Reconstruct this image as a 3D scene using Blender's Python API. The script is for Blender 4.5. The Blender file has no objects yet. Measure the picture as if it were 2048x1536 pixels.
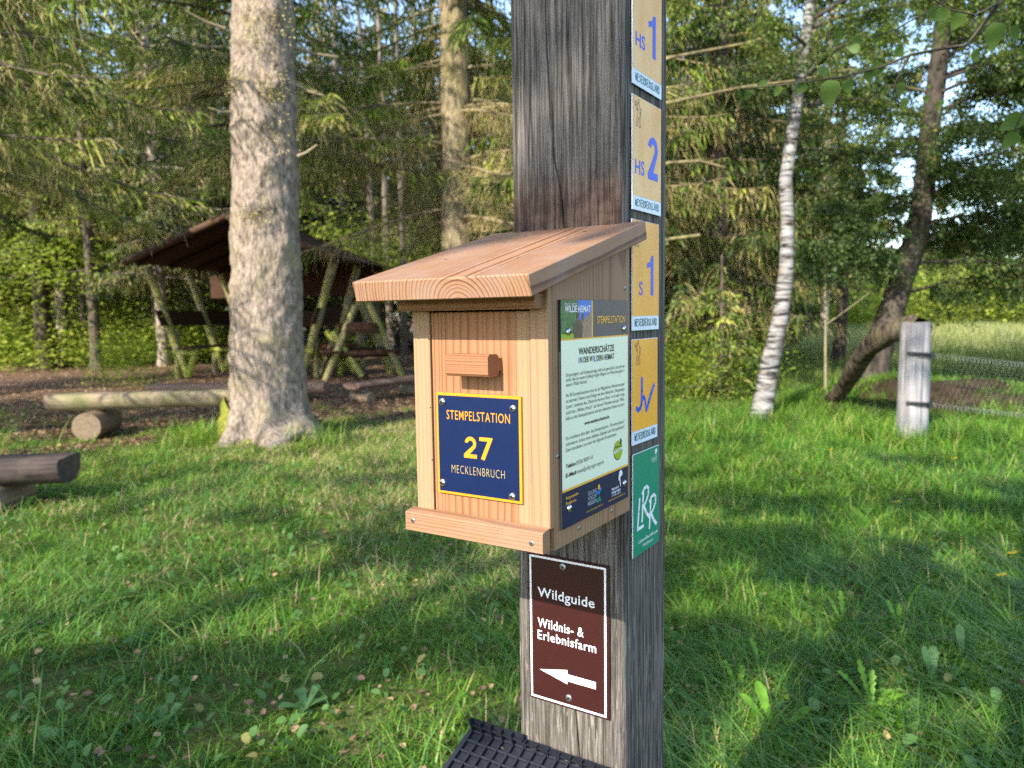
import bpy, math, random
import numpy as np
from mathutils import Vector, Matrix, noise as mnoise

D = bpy.data
sc = bpy.context.scene
COL = sc.collection
R = math.radians
rng = np.random.default_rng(7)
random.seed(7)

# ------------------------------------------------------------------ camera
F_PX, PITCH, ROLL, CAM_H = 1514.15, R(5.304), R(-0.8915), 1.5
cam = D.cameras.new('camera')
cam.sensor_width = 36.0
cam.lens = F_PX / 2048 * 36.0
cam.clip_start, cam.clip_end = 0.05, 2000
cam.dof.use_dof = True
cam.dof.focus_distance = 1.08
cam.dof.aperture_fstop = 6.2
camo = D.objects.new('camera', cam)
COL.objects.link(camo)
_f = Vector((0, math.cos(PITCH), -math.sin(PITCH)))
_r = Vector((1, 0, 0))
_u = _r.cross(_f)
_r2 = math.cos(ROLL) * _r + math.sin(ROLL) * _u
_u2 = -math.sin(ROLL) * _r + math.cos(ROLL) * _u
camo.matrix_world = Matrix(((_r2.x, _u2.x, -_f.x, 0), (_r2.y, _u2.y, -_f.y, 0), (_r2.z, _u2.z, -_f.z, CAM_H), (0, 0, 0, 1)))
sc.camera = camo

# ------------------------------------------------------------------ world, sun, exposure
SUN_AZ, SUN_EL = R(144.0), R(34.8)          # azimuth measured to the left of the viewing direction
SUN = Vector((-math.sin(SUN_AZ) * math.cos(SUN_EL), math.cos(SUN_AZ) * math.cos(SUN_EL), math.sin(SUN_EL)))
wd = D.worlds.new("World")
sc.world = wd
wd.use_nodes = True
wn = wd.node_tree
bg = wn.nodes['Background']
sky = wn.nodes.new('ShaderNodeTexSky')
sky.sky_type = 'NISHITA'
sky.sun_disc = False
sky.sun_elevation = SUN_EL
sky.sun_rotation = math.atan2(SUN.x, SUN.y)
sky.air_density, sky.dust_density, sky.ozone_density = 1.0, 0.8, 1.6
wn.links.new(sky.outputs[0], bg.inputs[0])
bg.inputs[1].default_value = 0.15
sl = D.lights.new('sun', 'SUN')
sl.energy = 3.2
sl.angle = R(0.53)
sl.color = (1.0, 0.92, 0.80)
so = D.objects.new('sun', sl)
so.rotation_euler = SUN.to_track_quat('Z', 'Y').to_euler()
so.location = SUN * 60
COL.objects.link(so)
sc.view_settings.view_transform = 'Standard'
sc.view_settings.look = 'None'
sc.view_settings.gamma = 1.0
sc.view_settings.exposure = 1.78
cy = sc.cycles
cy.use_denoising = False
cy.max_bounces = 6
cy.diffuse_bounces = 3
cy.glossy_bounces = 2
cy.transmission_bounces = 4
cy.transparent_max_bounces = 4
cy.caustics_reflective = cy.caustics_refractive = False
cy.sample_clamp_indirect = 3.0
cy.use_adaptive_sampling = False

# ------------------------------------------------------------------ helpers
def tag(o, label=None, cat=None, group=None, kind=None):
    if label: o['label'] = label
    if cat: o['category'] = cat
    if group: o['group'] = group
    if kind: o['kind'] = kind
    return o

def empty(name, loc, rz=0.0):
    o = D.objects.new(name, None)
    o.location = loc
    o.rotation_euler = (0, 0, rz)
    o.empty_display_size = 0.2
    COL.objects.link(o)
    return o

def copy_tree(o, parent=None):
    c = o.copy()
    COL.objects.link(c)
    if parent is not None:
        c.parent = parent
    for ch in list(o.children):
        copy_tree(ch, c)
    return c

class MB:
    """collects polygons for one mesh object"""
    def __init__(s):
        s.v, s.f, s.m, s.sm = [], [], [], []
    def add(s, vs, fs, mi=0, smooth=False):
        b = len(s.v)
        s.v.extend([tuple(p) for p in vs])
        for f in fs:
            s.f.append(tuple(b + i for i in f)); s.m.append(mi); s.sm.append(smooth)
        return s
    def box(s, x0, x1, y0, y1, z0, z1, bev=0.0, mi=0, M=None):
        if bev <= 0:
            vs = [(x, y, z) for z in (z0, z1) for y in (y0, y1) for x in (x0, x1)]
            fs = [(0, 2, 3, 1), (4, 5, 7, 6), (0, 1, 5, 4), (2, 6, 7, 3), (0, 4, 6, 2), (1, 3, 7, 5)]
        else:
            b = min(bev, (x1 - x0) / 2.01, (y1 - y0) / 2.01, (z1 - z0) / 2.01)
            vs = []; idx = {}
            for i, (x, sx) in enumerate(((x0, 1), (x1, -1))):
                for j, (y, sy) in enumerate(((y0, 1), (y1, -1))):
                    for k, (z, sz) in enumerate(((z0, 1), (z1, -1))):
                        idx[i, j, k] = len(vs)
                        vs += [(x, y + sy * b, z + sz * b), (x + sx * b, y, z + sz * b), (x + sx * b, y + sy * b, z)]
            fs = []
            q = lambda *a: fs.append(tuple(idx[i, j, k] + c for (i, j, k, c) in a))
            q((0,0,0,0),(0,0,1,0),(0,1,1,0),(0,1,0,0)); q((1,0,0,0),(1,1,0,0),(1,1,1,0),(1,0,1,0))
            q((0,0,0,1),(1,0,0,1),(1,0,1,1),(0,0,1,1)); q((0,1,0,1),(0,1,1,1),(1,1,1,1),(1,1,0,1))
            q((0,0,0,2),(0,1,0,2),(1,1,0,2),(1,0,0,2)); q((0,0,1,2),(1,0,1,2),(1,1,1,2),(0,1,1,2))
            for k in (0, 1):
                for j in (0, 1):
                    a = [(0,j,k,1),(1,j,k,1),(1,j,k,2),(0,j,k,2)]
                    q(*(a if (j == k) == True and False else (a[::-1] if (j == 0) == (k == 0) else a)))
                for i in (0, 1):
                    a = [(i,0,k,0),(i,1,k,0),(i,1,k,2),(i,0,k,2)]
                    q(*(a if (i == 0) == (k == 0) else a[::-1]))
            for i in (0, 1):
                for j in (0, 1):
                    a = [(i,j,0,0),(i,j,1,0),(i,j,1,1),(i,j,0,1)]
                    q(*(a[::-1] if (i == 0) == (j == 0) else a))
                    for k in (0, 1):
                        a = [(i,j,k,0),(i,j,k,1),(i,j,k,2)]
                        q(*(a if ((i + j + k) % 2 == 0) else a[::-1]))
        if M is not None:
            vs = [tuple(M @ Vector(p)) for p in vs]
        return s.add(vs, fs, mi)
    def poly(s, pts, y, mi=0):
        """flat polygon in the x-z plane facing -y"""
        return s.add([(x, y, z) for x, z in pts], [tuple(range(len(pts)))], mi)
    def strip(s, pts, w, y, mi=0):
        """flat stroke in the x-z plane"""
        for (a, b) in zip(pts[:-1], pts[1:]):
            dx, dz = b[0] - a[0], b[1] - a[1]
            L = math.hypot(dx, dz) or 1e-9
            nx, nz = -dz / L * w / 2, dx / L * w / 2
            ex, ez = dx / L * w * .25, dz / L * w * .25
            s.add([(a[0] - nx - ex, y, a[1] - nz - ez), (b[0] - nx + ex, y, b[1] - nz + ez), (b[0] + nx + ex, y, b[1] + nz + ez), (a[0] + nx - ex, y, a[1] + nz - ez)], [(0, 1, 2, 3)], mi)
        return s
    def disc(s, cx, cz, rx, rz, y, n=20, mi=0):
        return s.poly([(cx + rx * math.cos(2 * math.pi * i / n), cz + rz * math.sin(2 * math.pi * i / n)) for i in range(n)], y, mi)
    def tube(s, pts, rads, n=8, mi=0, cap=True, squash=None):
        pts = [Vector(p) for p in pts]
        if not hasattr(rads, '__len__'): rads = [rads] * len(pts)
        up = None; rings = []
        for i, p in enumerate(pts):
            t = (pts[min(i + 1, len(pts) - 1)] - pts[max(i - 1, 0)]).normalized()
            if up is None:
                up = Vector((0, 0, 1)) if abs(t.z) < .9 else Vector((1, 0, 0))
            a = t.cross(up).normalized(); b = a.cross(t).normalized(); up = b
            rings.append([p + (a * math.cos(2 * math.pi * k / n) + b * math.sin(2 * math.pi * k / n)) * rads[i] for k in range(n)])
        vs = [v for r_ in rings for v in r_]
        fs = [(i * n + k, i * n + (k + 1) % n, (i + 1) * n + (k + 1) % n, (i + 1) * n + k) for i in range(len(pts) - 1) for k in range(n)]
        s.add(vs, fs, mi, True)
        if cap:
            s.add(rings[0], [tuple(range(n))], mi); s.add(rings[-1], [tuple(range(n))[::-1]], mi)
        return s
    def lathe(s, c, axis, prof, n=16, mi=0):
        """prof: list of (radius, height along axis)"""
        ax = Vector(axis).normalized()
        a = ax.orthogonal().normalized(); b = ax.cross(a)
        vs = []
        for (r_, h) in prof:
            for k in range(n):
                an = 2 * math.pi * k / n
                vs.append(Vector(c) + ax * h + (a * math.cos(an) + b * math.sin(an)) * r_)
        fs = [(i * n + k, i * n + (k + 1) % n, (i + 1) * n + (k + 1) % n, (i + 1) * n + k) for i in range(len(prof) - 1) for k in range(n)]
        s.add(vs, fs, mi, True)
        s.add(vs[-n:], [tuple(range(n))], mi)
        return s
    def mesh(s, me, M=None, mi=0):
        vs = [(M @ v.co) if M else v.co.copy() for v in me.vertices]
        return s.add(vs, [tuple(p.vertices) for p in me.polygons], mi)
    def build(s, name, mats, parent=None, off=(0, 0, 0), smooth=None):
        me = D.meshes.new(name)
        ox, oy, oz = off
        me.from_pydata([(x - ox, y - oy, z - oz) for x, y, z in s.v], [], s.f)
        for m_ in (mats if isinstance(mats, (list, tuple)) else [mats]):
            me.materials.append(m_)
        me.polygons.foreach_set('material_index', s.m)
        me.polygons.foreach_set('use_smooth', s.sm if smooth is None else [smooth] * len(s.f))
        me.update()
        o = D.objects.new(name, me)
        COL.objects.link(o)
        if parent is not None: o.parent = parent
        return o

def np_mesh(name, V, sizes, loops, mat, tint=None, smooth=False, parent=None):
    """V (n,3) verts; sizes per-face loop counts; loops flat vert indices; tint per face"""
    me = D.meshes.new(name)
    nf = len(sizes)
    me.vertices.add(len(V)); me.vertices.foreach_set('co', np.ascontiguousarray(V, dtype=np.float32).ravel())
    me.loops.add(len(loops)); me.loops.foreach_set('vertex_index', np.ascontiguousarray(loops, dtype=np.int32))
    me.polygons.add(nf)
    st = np.concatenate([[0], np.cumsum(sizes)[:-1]]).astype(np.int32)
    me.polygons.foreach_set('loop_start', st)
    if smooth: me.polygons.foreach_set('use_smooth', np.ones(nf, dtype=bool))
    if tint is not None:
        at = me.attributes.new('tint', 'FLOAT', 'FACE')
        at.data.foreach_set('value', np.ascontiguousarray(tint, dtype=np.float32))
    me.update(calc_edges=True)
    me.materials.append(mat)
    o = D.objects.new(name, me)
    COL.objects.link(o)
    if parent is not None: o.parent = parent
    return o

def quads_obj(name, Q, mat, tint=None, parent=None):
    n = len(Q)
    return np_mesh(name, Q.reshape(-1, 3), np.full(n, 4), np.arange(n * 4), mat, tint, parent=parent)

def trunk_mb(mb, pts, rads, n=14, amp=.06, seed=0, step=.12):
    """knobbly tapered trunk through the given points"""
    P, Rr = [], []
    for a, b, ra, rb in zip(pts[:-1], pts[1:], rads[:-1], rads[1:]):
        a, b = Vector(a), Vector(b); k = max(1, int((b - a).length / step))
        for i in range(k):
            t = i / k; P.append(a.lerp(b, t)); Rr.append(ra + (rb - ra) * t)
    P.append(Vector(pts[-1])); Rr.append(rads[-1])
    up = Vector((0, 1, 0)); vs = []
    for i, p in enumerate(P):
        t = (P[min(i + 1, len(P) - 1)] - P[max(i - 1, 0)]).normalized()
        a = t.cross(up).normalized(); b = a.cross(t)
        for k in range(n):
            an = 2 * math.pi * k / n
            d = a * math.cos(an) + b * math.sin(an)
            q = Rr[i] * (1 + amp * mnoise.noise(Vector((d.x * 1.6 + seed, d.y * 1.6, p.z * 1.4))) + amp * .6 * mnoise.noise(Vector((d.x * 4 + seed, d.y * 4, p.z * 4))))
            vs.append(p + d * q)
    mb.add(vs, [(i * n + k, i * n + (k + 1) % n, (i + 1) * n + (k + 1) % n, (i + 1) * n + k) for i in range(len(P) - 1) for k in range(n)], 0, True)

# ---- pixel helpers (photo pixels to points in the place)
def ray(px, py):
    return _r2 * ((px - 1024) / F_PX) - _u2 * ((py - 768) / F_PX) + _f
def A(px, py, Y):
    w = ray(px, py); w = w * (Y / w.y)
    return Vector((w.x, w.y, w.z + CAM_H))

# ------------------------------------------------------------------ materials
class NT:
    def __init__(s, name):
        s.m = D.materials.new(name); s.m.use_nodes = True
        s.t = s.m.node_tree; s.b = s.t.nodes['Principled BSDF']; s.out = s.t.nodes['Material Output']
    def n(s, typ, **kw):
        nd = s.t.nodes.new(typ)
        for k, v in kw.items(): setattr(nd, k, v)
        return nd
    def l(s, a, b): s.t.links.new(a, b)
    def math(s, op, a, b=None, c=None, clamp=False):
        nd = s.n('ShaderNodeMath', operation=op); nd.use_clamp = clamp
        for i, x in enumerate((a, b, c)):
            if x is None: continue
            if isinstance(x, (int, float)): nd.inputs[i].default_value = x
            else: s.l(x, nd.inputs[i])
        return nd.outputs[0]
    def noise(s, vec, scale, detail=3, rough=.55, stretch=None, dist=0.0):
        if stretch is not None:
            mp = s.n('ShaderNodeMapping'); mp.inputs['Scale'].default_value = stretch; s.l(vec, mp.inputs[0]); vec = mp.outputs[0]
        nd = s.n('ShaderNodeTexNoise'); nd.inputs['Scale'].default_value = scale; nd.inputs['Detail'].default_value = detail
        nd.inputs['Roughness'].default_value = rough; nd.inputs['Distortion'].default_value = dist
        s.l(vec, nd.inputs['Vector'])
        return nd.outputs[0]
    def ramp(s, fac, stops, interp='LINEAR'):
        nd = s.n('ShaderNodeValToRGB'); cr = nd.color_ramp; cr.interpolation = interp
        while len(cr.elements) > 1: cr.elements.remove(cr.elements[-1])
        for i, (p, c) in enumerate(stops):
            e = cr.elements[0] if i == 0 else cr.elements.new(p)
            e.position = p; e.color = (*c, 1) if len(c) == 3 else c
        s.l(fac, nd.inputs[0]); return nd.outputs[0]
    def mix(s, fac, a, b, blend='MIX'):
        nd = s.n('ShaderNodeMix', data_type='RGBA', blend_type=blend)
        for i, x in ((0, fac), (6, a), (7, b)):
            if isinstance(x, (int, float)): nd.inputs[i].default_value = x
            elif isinstance(x, tuple): nd.inputs[i].default_value = (*x, 1)
            else: s.l(x, nd.inputs[i])
        return nd.outputs[2]
    def obj(s): return s.n('ShaderNodeTexCoord').outputs['Object']
    def pos(s): return s.n('ShaderNodeNewGeometry').outputs['Position']
    def bump(s, h, strength=.4, dist=.002):
        nd = s.n('ShaderNodeBump'); nd.inputs['Strength'].default_value = strength; nd.inputs['Distance'].default_value = dist
        s.l(h, nd.inputs['Height']); s.l(nd.outputs[0], s.b.inputs['Normal'])
    def col(s, c, rough=.8, spec=.3):
        if isinstance(c, tuple): s.b.inputs['Base Color'].default_value = (*c, 1)
        else: s.l(c, s.b.inputs['Base Color'])
        if isinstance(rough, (int, float)): s.b.inputs['Roughness'].default_value = rough
        else: s.l(rough, s.b.inputs['Roughness'])
        s.b.inputs['Specular IOR Level'].default_value = spec
        return s.m
    def rnd(s): return s.n('ShaderNodeObjectInfo').outputs['Random']

def srgb(r, g, b):
    f = lambda c: (c / 255 / 12.92) if c / 255 <= .04045 else ((c / 255 + .055) / 1.055) ** 2.4
    return (f(r), f(g), f(b))

def plain(name, c, rough=.5, spec=.4, var=.12, scale=30, grit=0.0):
    t = NT(name); o = t.obj()
    v = t.noise(o, scale, 4)
    c2 = tuple(x * (1 - var) for x in c); c3 = tuple(min(1, x * (1 + var)) for x in c)
    col = t.ramp(v, [(.3, c2), (.7, c3)])
    m = t.col(col, rough, spec)
    if grit: t.bump(t.noise(o, scale * 12, 3), grit, .0006)
    return m

def larch(name, pith, axis='Z', spacing=.0042, tone=(1, 1, 1), sap=0.0, seed=0.0, wob=.006, stain=0.0, knots=(), con=.62):
    """larch board: growth rings round a pith line, seen on every face as they would be cut"""
    t = NT(name); o = t.obj()
    ia = 'XYZ'.index(axis); oth = [i for i in range(3) if i != ia]
    sep = t.n('ShaderNodeSeparateXYZ'); t.l(o, sep.inputs[0])
    st = [6.0, 6.0, 6.0]; st[ia] = 1.1
    mp = t.n('ShaderNodeMapping'); mp.inputs['Scale'].default_value = st; mp.inputs['Location'].default_value = (seed, seed * .7, seed * 1.3); t.l(o, mp.inputs[0])
    nz = t.n('ShaderNodeTexNoise'); nz.inputs['Scale'].default_value = 1.6; nz.inputs['Detail'].default_value = 2.0; t.l(mp.outputs[0], nz.inputs['Vector'])
    a = t.math('SUBTRACT', sep.outputs[oth[0]], pith[0]); b = t.math('SUBTRACT', sep.outputs[oth[1]], pith[1])
    r = t.math('SQRT', t.math('ADD', t.math('MULTIPLY', a, a), t.math('MULTIPLY', b, b)))
    r = t.math('ADD', r, t.math('MULTIPLY', t.math('SUBTRACT', nz.outputs[0], .5), wob * 2))
    # ring widths vary with age
    vn = t.n('ShaderNodeTexNoise'); vn.noise_dimensions = '1D'; vn.inputs['Scale'].default_value = 45; vn.inputs['Detail'].default_value = 2; t.l(r, vn.inputs['W'])
    rr = t.math('ADD', t.math('DIVIDE', r, spacing), t.math('MULTIPLY', vn.outputs[0], 2.2))
    ph = t.math('FRACT', rr)
    T = lambda c: tuple(x * k for x, k in zip(c, tone))
    early, mid, late = T((.275, .158, .086)), T((.222, .108, .052)), T(tuple(a_ + (b_ - a_) * con for a_, b_ in zip((.275, .158, .086), (.080, .028, .013))))
    c = t.ramp(ph, [(0, mid), (.08, early), (.55, early), (.80, mid), (.93, late), (1.0, late)])
    # fibres along the grain and broad colour drift
    sf = [260.0, 260.0, 260.0]; sf[ia] = 5.0
    fib = t.noise(o, 1.0, 3, .6, tuple(sf))
    c = t.mix(t.math('MULTIPLY', t.math('SUBTRACT', fib, .5, clamp=False), 1.0, clamp=True), c, T((.13, .052, .024)))
    sb = [9.0, 9.0, 9.0]; sb[ia] = 1.2
    drift = t.noise(o, 1.3, 3, .5, tuple(sb))
    c = t.mix(t.math('MULTIPLY', t.ramp(drift, [(.35, (0, 0, 0)), (.75, (1, 1, 1))]), .45), c, T((.31, .205, .120)))
    if sap: c = t.mix(sap, c, T((.335, .235, .14)))
    for (kx, ky, kz, kr) in knots:
        ds = t.n('ShaderNodeVectorMath', operation='DISTANCE'); t.l(o, ds.inputs[0]); ds.inputs[1].default_value = (kx, ky, kz)
        dd = t.math('ADD', t.math('DIVIDE', ds.outputs['Value'], kr), t.math('MULTIPLY', t.math('SUBTRACT', fib, .5), .5))
        kc = t.ramp(t.math('FRACT', t.math('MULTIPLY', dd, 3.0)), [(0, (.20, .085, .04)), (.8, (.11, .045, .02)), (1, (.05, .018, .01))])
        c = t.mix(t.ramp(dd, [(.85, (1, 1, 1)), (1.15, (0, 0, 0))]), c, kc)
    gd = t.noise(o, 38, 5, .7)
    c = t.mix(t.math('MULTIPLY', t.ramp(gd, [(.60, (0, 0, 0)), (.80, (1, 1, 1))]), .5), c, T((.10, .06, .04)))
    if stain:
        gn = t.noise(o, 16, 4, .6)
        c = t.mix(t.math('MULTIPLY', t.ramp(gn, [(.45, (0, 0, 0)), (.8, (1, 1, 1))]), stain), c, (.30, .24, .22))
    m = t.col(c, .62, .25)
    h = t.math('ADD', t.math('MULTIPLY', ph, -.5), fib)
    t.bump(h, .28, .0006)
    return m

def bark(name, c0, c1, scale=10, stretch=(1, 1, .25), moss=None, bumpd=.02, patch=None):
    t = NT(name); o = t.obj()
    n1 = t.noise(o, scale, 6, .65, stretch, .4)
    vo = t.n('ShaderNodeTexVoronoi'); vo.feature = 'F1'; vo.inputs['Scale'].default_value = scale * 1.6
    mp = t.n('ShaderNodeMapping'); mp.inputs['Scale'].default_value = (1, 1, max(.3, stretch[2])); t.l(o, mp.inputs[0]); t.l(mp.outputs[0], vo.inputs['Vector'])
    h = t.math('SUBTRACT', n1, t.math('MULTIPLY', vo.outputs['Distance'], .35))
    c = t.ramp(h, [(.12, c0), (.48, c1)])
    if patch:
        pn = t.noise(o, 3.2, 6, .7)
        c = t.mix(t.ramp(pn, [(.52, (0, 0, 0)), (.62, (1, 1, 1))]), c, patch)
    if moss:
        mn = t.noise(o, 2.6, 5, .65)
        c = t.mix(t.ramp(mn, [(.52, (0, 0, 0)), (.74, (.75, .75, .75))]), c, moss)
    m = t.col(c, .9, .15)
    t.bump(h, .9, bumpd)
    return m

def leafmat(name, stops, trans=.35, rough=.55, spec=.3):
    """foliage: colour per leaf or clump from the 'tint' attribute, light passing through"""
    t = NT(name)
    at = t.n('ShaderNodeAttribute'); at.attribute_name = 'tint'
    c = t.ramp(at.outputs['Fac'], stops)
    t.col(c, rough, spec)
    if trans > 0:
        tr = t.n('ShaderNodeBsdfTranslucent'); t.l(t.mix(.35, c, (.30, .42, .05)), tr.inputs[0])
        mx = t.n('ShaderNodeMixShader'); mx.inputs[0].default_value = trans
        t.l(t.b.outputs[0], mx.inputs[1]); t.l(tr.outputs[0], mx.inputs[2]); t.l(mx.outputs[0], t.out.inputs[0])
    return t.m

M = {}
M['steel'] = plain('steel', (.55, .56, .58), .28, .5, .15, 200); M['steel'].node_tree.nodes['Principled BSDF'].inputs['Metallic'].default_value = 1
M['dull_steel'] = plain('dull_steel', (.30, .30, .30), .45, .5, .25, 200); M['dull_steel'].node_tree.nodes['Principled BSDF'].inputs['Metallic'].default_value = .9
M['dark'] = plain('recess_shade_black', (.01, .01, .01), .9, .1)  # flat black painting the shade inside gaps, holes and screw slots
M['black_edge'] = plain('black_edge', (.012, .013, .017), .5, .4)
M['navy'] = plain('navy_print', srgb(0, 22, 62), .5, .25, .10, 60, .05)
M['deep_navy'] = plain('deep_navy_print', srgb(12, 24, 62), .40, .45, .08, 60, .05)
M['plaque_yellow'] = plain('yellow_print', srgb(190, 132, 28), .45, .4, .04)
M['pale_yellow'] = plain('pale_yellow_print', srgb(176, 156, 98), .5, .4, .04)
M['white_print'] = plain('white_print', (.78, .79, .82), .45, .4, .03)
M['grey_print'] = plain('grey_print', (.42, .44, .52), .5, .4, .05)
M['black_print'] = plain('black_print', (.02, .02, .022), .5, .3, .1)
M['mint'] = plain('mint_paper', srgb(224, 230, 204), .38, .4, .03, 14)
M['taupe'] = plain('taupe_print', srgb(92, 84, 82), .5, .3, .14, 90)
M['ochre'] = plain('ochre_print', srgb(228, 170, 60), .5, .4, .05)
M['blue_print'] = plain('blue_print', srgb(52, 84, 206), .5, .4, .06)
M['teal_print'] = plain('teal_print', srgb(20, 112, 106), .5, .4, .06)
M['outline_ink'] = plain('outline_ink', (.10, .11, .13), .6, .3, .1)
M['footer_white'] = plain('footer_white', (.66, .72, .82), .42, .4, .12, 25)
M['green_sign'] = plain('green_sign', srgb(0, 132, 100), .42, .45, .05, 40)
M['lime'] = plain('lime_print', srgb(148, 172, 30), .5, .4, .05)
M['sky_blue'] = plain('sky_blue_print', srgb(70, 110, 190), .5, .4, .15, 60)
M['cyan_print'] = plain('cyan_print', srgb(30, 130, 220), .5, .4, .05)
M['forest_print'] = plain('forest_print', srgb(78, 110, 56), .5, .3, .5, 160)
M['figure_print'] = plain('figure_print', srgb(96, 72, 56), .5, .3, .25, 120)
M['house_print'] = plain('house_print', srgb(150, 122, 98), .5, .3, .4, 260)
M['brown_sign'] = plain('brown_sign', srgb(50, 20, 20), .33, .5, .08, 30, .03)
def worn_yellow(name, base, dark, amount):
    t = NT(name); o = t.obj()
    n1 = t.noise(o, 14, 3, .5, (1, 1, .55)); n2 = t.noise(o, 160, 4, .7)
    c = t.mix(t.ramp(n1, [(.40, (0, 0, 0)), (.62, (1, 1, 1))]), base, dark)
    c = t.mix(t.math('MULTIPLY', t.ramp(n2, [(.62, (0, 0, 0)), (.72, (1, 1, 1))]), amount), c, (.12, .09, .05))
    return t.col(c, .45, .4)
M['pale_marker'] = worn_yellow('faded_marker_yellow', srgb(232, 184, 112), srgb(220, 158, 64), .15)
M['gold_marker'] = worn_yellow('marker_yellow', srgb(236, 168, 44), srgb(220, 150, 34), .5)
M['bright_marker'] = worn_yellow('bright_marker_yellow', srgb(240, 172, 46), srgb(228, 158, 36), .2)
M['rubber'] = plain('black_rubber', (.014, .016, .024), .5, .45, .3, 120, .3)

def post_wood():
    t = NT('weathered_oak'); o = t.obj()
    sep = t.n('ShaderNodeSeparateXYZ'); t.l(o, sep.inputs[0]); z = sep.outputs[2]
    f1 = t.noise(o, 1.0, 6, .75, (150, 150, 4.0)); f2 = t.noise(o, 1.0, 4, .65, (420, 420, 12)); fl = t.noise(o, 1.0, 5, .62, (150, 150, 12))
    cl = t.noise(o, 5, 4, .6)
    up = t.ramp(f1, [(.36, (.014, .012, .010)), (.46, (.066, .059, .052)), (.58, (.165, .150, .134))])
    lo = t.ramp(f1, [(.36, (.018, .016, .014)), (.46, (.068, .059, .050)), (.58, (.165, .147, .127))])
    zz = t.math('ADD', z, t.math('MULTIPLY', t.math('SUBTRACT', cl, .5), .25))
    c = t.mix(t.ramp(t.math('MULTIPLY', t.math('SUBTRACT', zz, .9), 2.0, clamp=True), [(0, (0, 0, 0)), (1, (1, 1, 1))]), lo, up)
    # brown band just above the box roof where the older box kept the rain off
    band = t.math('MULTIPLY', t.math('MULTIPLY', t.math('SUBTRACT', t.math('ADD', z, t.math('MULTIPLY', t.math('SUBTRACT', cl, .5), .10)), 1.44), 30, clamp=True),
                  t.math('MULTIPLY', t.math('SUBTRACT', 1.745, t.math('ADD', z, t.math('MULTIPLY', t.math('SUBTRACT', f1, .5), .16))), 18, clamp=True))
    xs = t.math('MULTIPLY', t.math('SUBTRACT', .2055, sep.outputs[0]), 400, clamp=True)
    br = t.ramp(t.math('ADD', t.math('MULTIPLY', f1, .6), t.math('MULTIPLY', t.noise(o, 26, 4), .4)), [(.38, (.016, .011, .010)), (.48, (.066, .040, .030)), (.60, (.175, .112, .082))])
    c = t.mix(t.math('MULTIPLY', t.math('MULTIPLY', band, xs), .9), c, br)
    # pale flecks where the grey skin has flaked, more of them low down
    amt = t.math('MULTIPLY', t.ramp(z, [(.0, (1, 1, 1)), (1.0, (.9, .9, .9))]), 1.0)
    thr = t.math('ADD', .565, t.math('MULTIPLY', t.math('SUBTRACT', z, .85, clamp=True), .13))
    fk = t.math('MULTIPLY', t.math('SUBTRACT', fl, thr), 16, clamp=True)
    c = t.mix(t.math('MULTIPLY', fk, .8), c, (.27, .24, .205))
    c = t.mix(t.math('MULTIPLY', t.math('SUBTRACT', .37, f2, clamp=True), 6, clamp=True), c, (.008, .008, .009))
    t.col(c, .85, .2)
    t.bump(t.math('ADD', f1, t.math('MULTIPLY', f2, .7)), .9, .0026)
    return t.m
M['post'] = post_wood()

def old_wood(name, c0, c1, moss=None, axis=0, patch=(.34, .26, .17)):
    t = NT(name); o = t.obj()
    st = [40, 40, 40]; st[axis] = 1.5
    f1 = t.noise(o, 1.0, 5, .65, tuple(st)); n2 = t.noise(o, 3.5, 4, .6)
    c = t.ramp(f1, [(.32, c0), (.62, c1)])
    c = t.mix(t.ramp(n2, [(.45, (0, 0, 0)), (.7, (1, 1, 1))]), c, patch)
    if moss: c = t.mix(t.ramp(t.noise(o, 2.0, 5, .6), [(.42, (0, 0, 0)), (.60, (1, 1, 1))]), c, moss)
    t.col(c, .85, .2); t.bump(f1, .6, .004)
    return t.m
M['bench'] = old_wood('bench_wood', (.15, .115, .075), (.34, .27, .18), (.16, .16, .07))
M['bench_dark'] = old_wood('dark_bench_wood', (.018, .014, .013), (.065, .05, .045), None, 0, (.10, .075, .06))
M['bench_red'] = old_wood('reddish_bench_wood', (.15, .085, .06), (.30, .19, .14), None, 0, (.24, .16, .12))
M['log_end'] = old_wood('log_wood', (.10, .07, .045), (.24, .18, .12), None, 1, (.20, .15, .10))
M['shelter_dark'] = old_wood('shelter_brown_boards', (.028, .014, .008), (.075, .038, .022), None, 0, (.06, .03, .018))
M['shelter_roof'] = old_wood('shelter_roof_boards', (.045, .026, .016), (.125, .072, .045), None, 1, (.095, .056, .036))
M['shelter_post'] = old_wood('shelter_posts', (.12, .10, .055), (.34, .29, .165), (.28, .27, .08), 2, (.30, .25, .16))
M['shelter_moss'] = old_wood('mossy_shelter_legs', (.18, .19, .045), (.38, .37, .12), (.36, .40, .06), 2, (.38, .37, .19))
M['table_red'] = old_wood('red_brown_table', (.06, .018, .008), (.12, .04, .018), None, 0, (.09, .03, .014))
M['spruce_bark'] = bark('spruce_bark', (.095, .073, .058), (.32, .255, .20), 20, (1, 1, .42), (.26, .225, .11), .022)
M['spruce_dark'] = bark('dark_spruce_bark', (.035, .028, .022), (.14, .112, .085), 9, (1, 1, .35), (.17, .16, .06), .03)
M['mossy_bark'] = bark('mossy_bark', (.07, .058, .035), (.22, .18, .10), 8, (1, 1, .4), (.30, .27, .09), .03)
M['painted_sun_bark'] = bark('mossy_painted_sun_bark', (.11, .088, .055), (.34, .275, .165), 9, (1, 1, .4), (.34, .30, .11), .03)  # mossy bark lightened: sunlight on the trunk put into the colour
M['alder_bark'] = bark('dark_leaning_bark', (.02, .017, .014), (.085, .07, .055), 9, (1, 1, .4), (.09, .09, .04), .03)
M['twig'] = plain('dead_twig', (.24, .195, .12), .9, .1, .35, 3)
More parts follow.
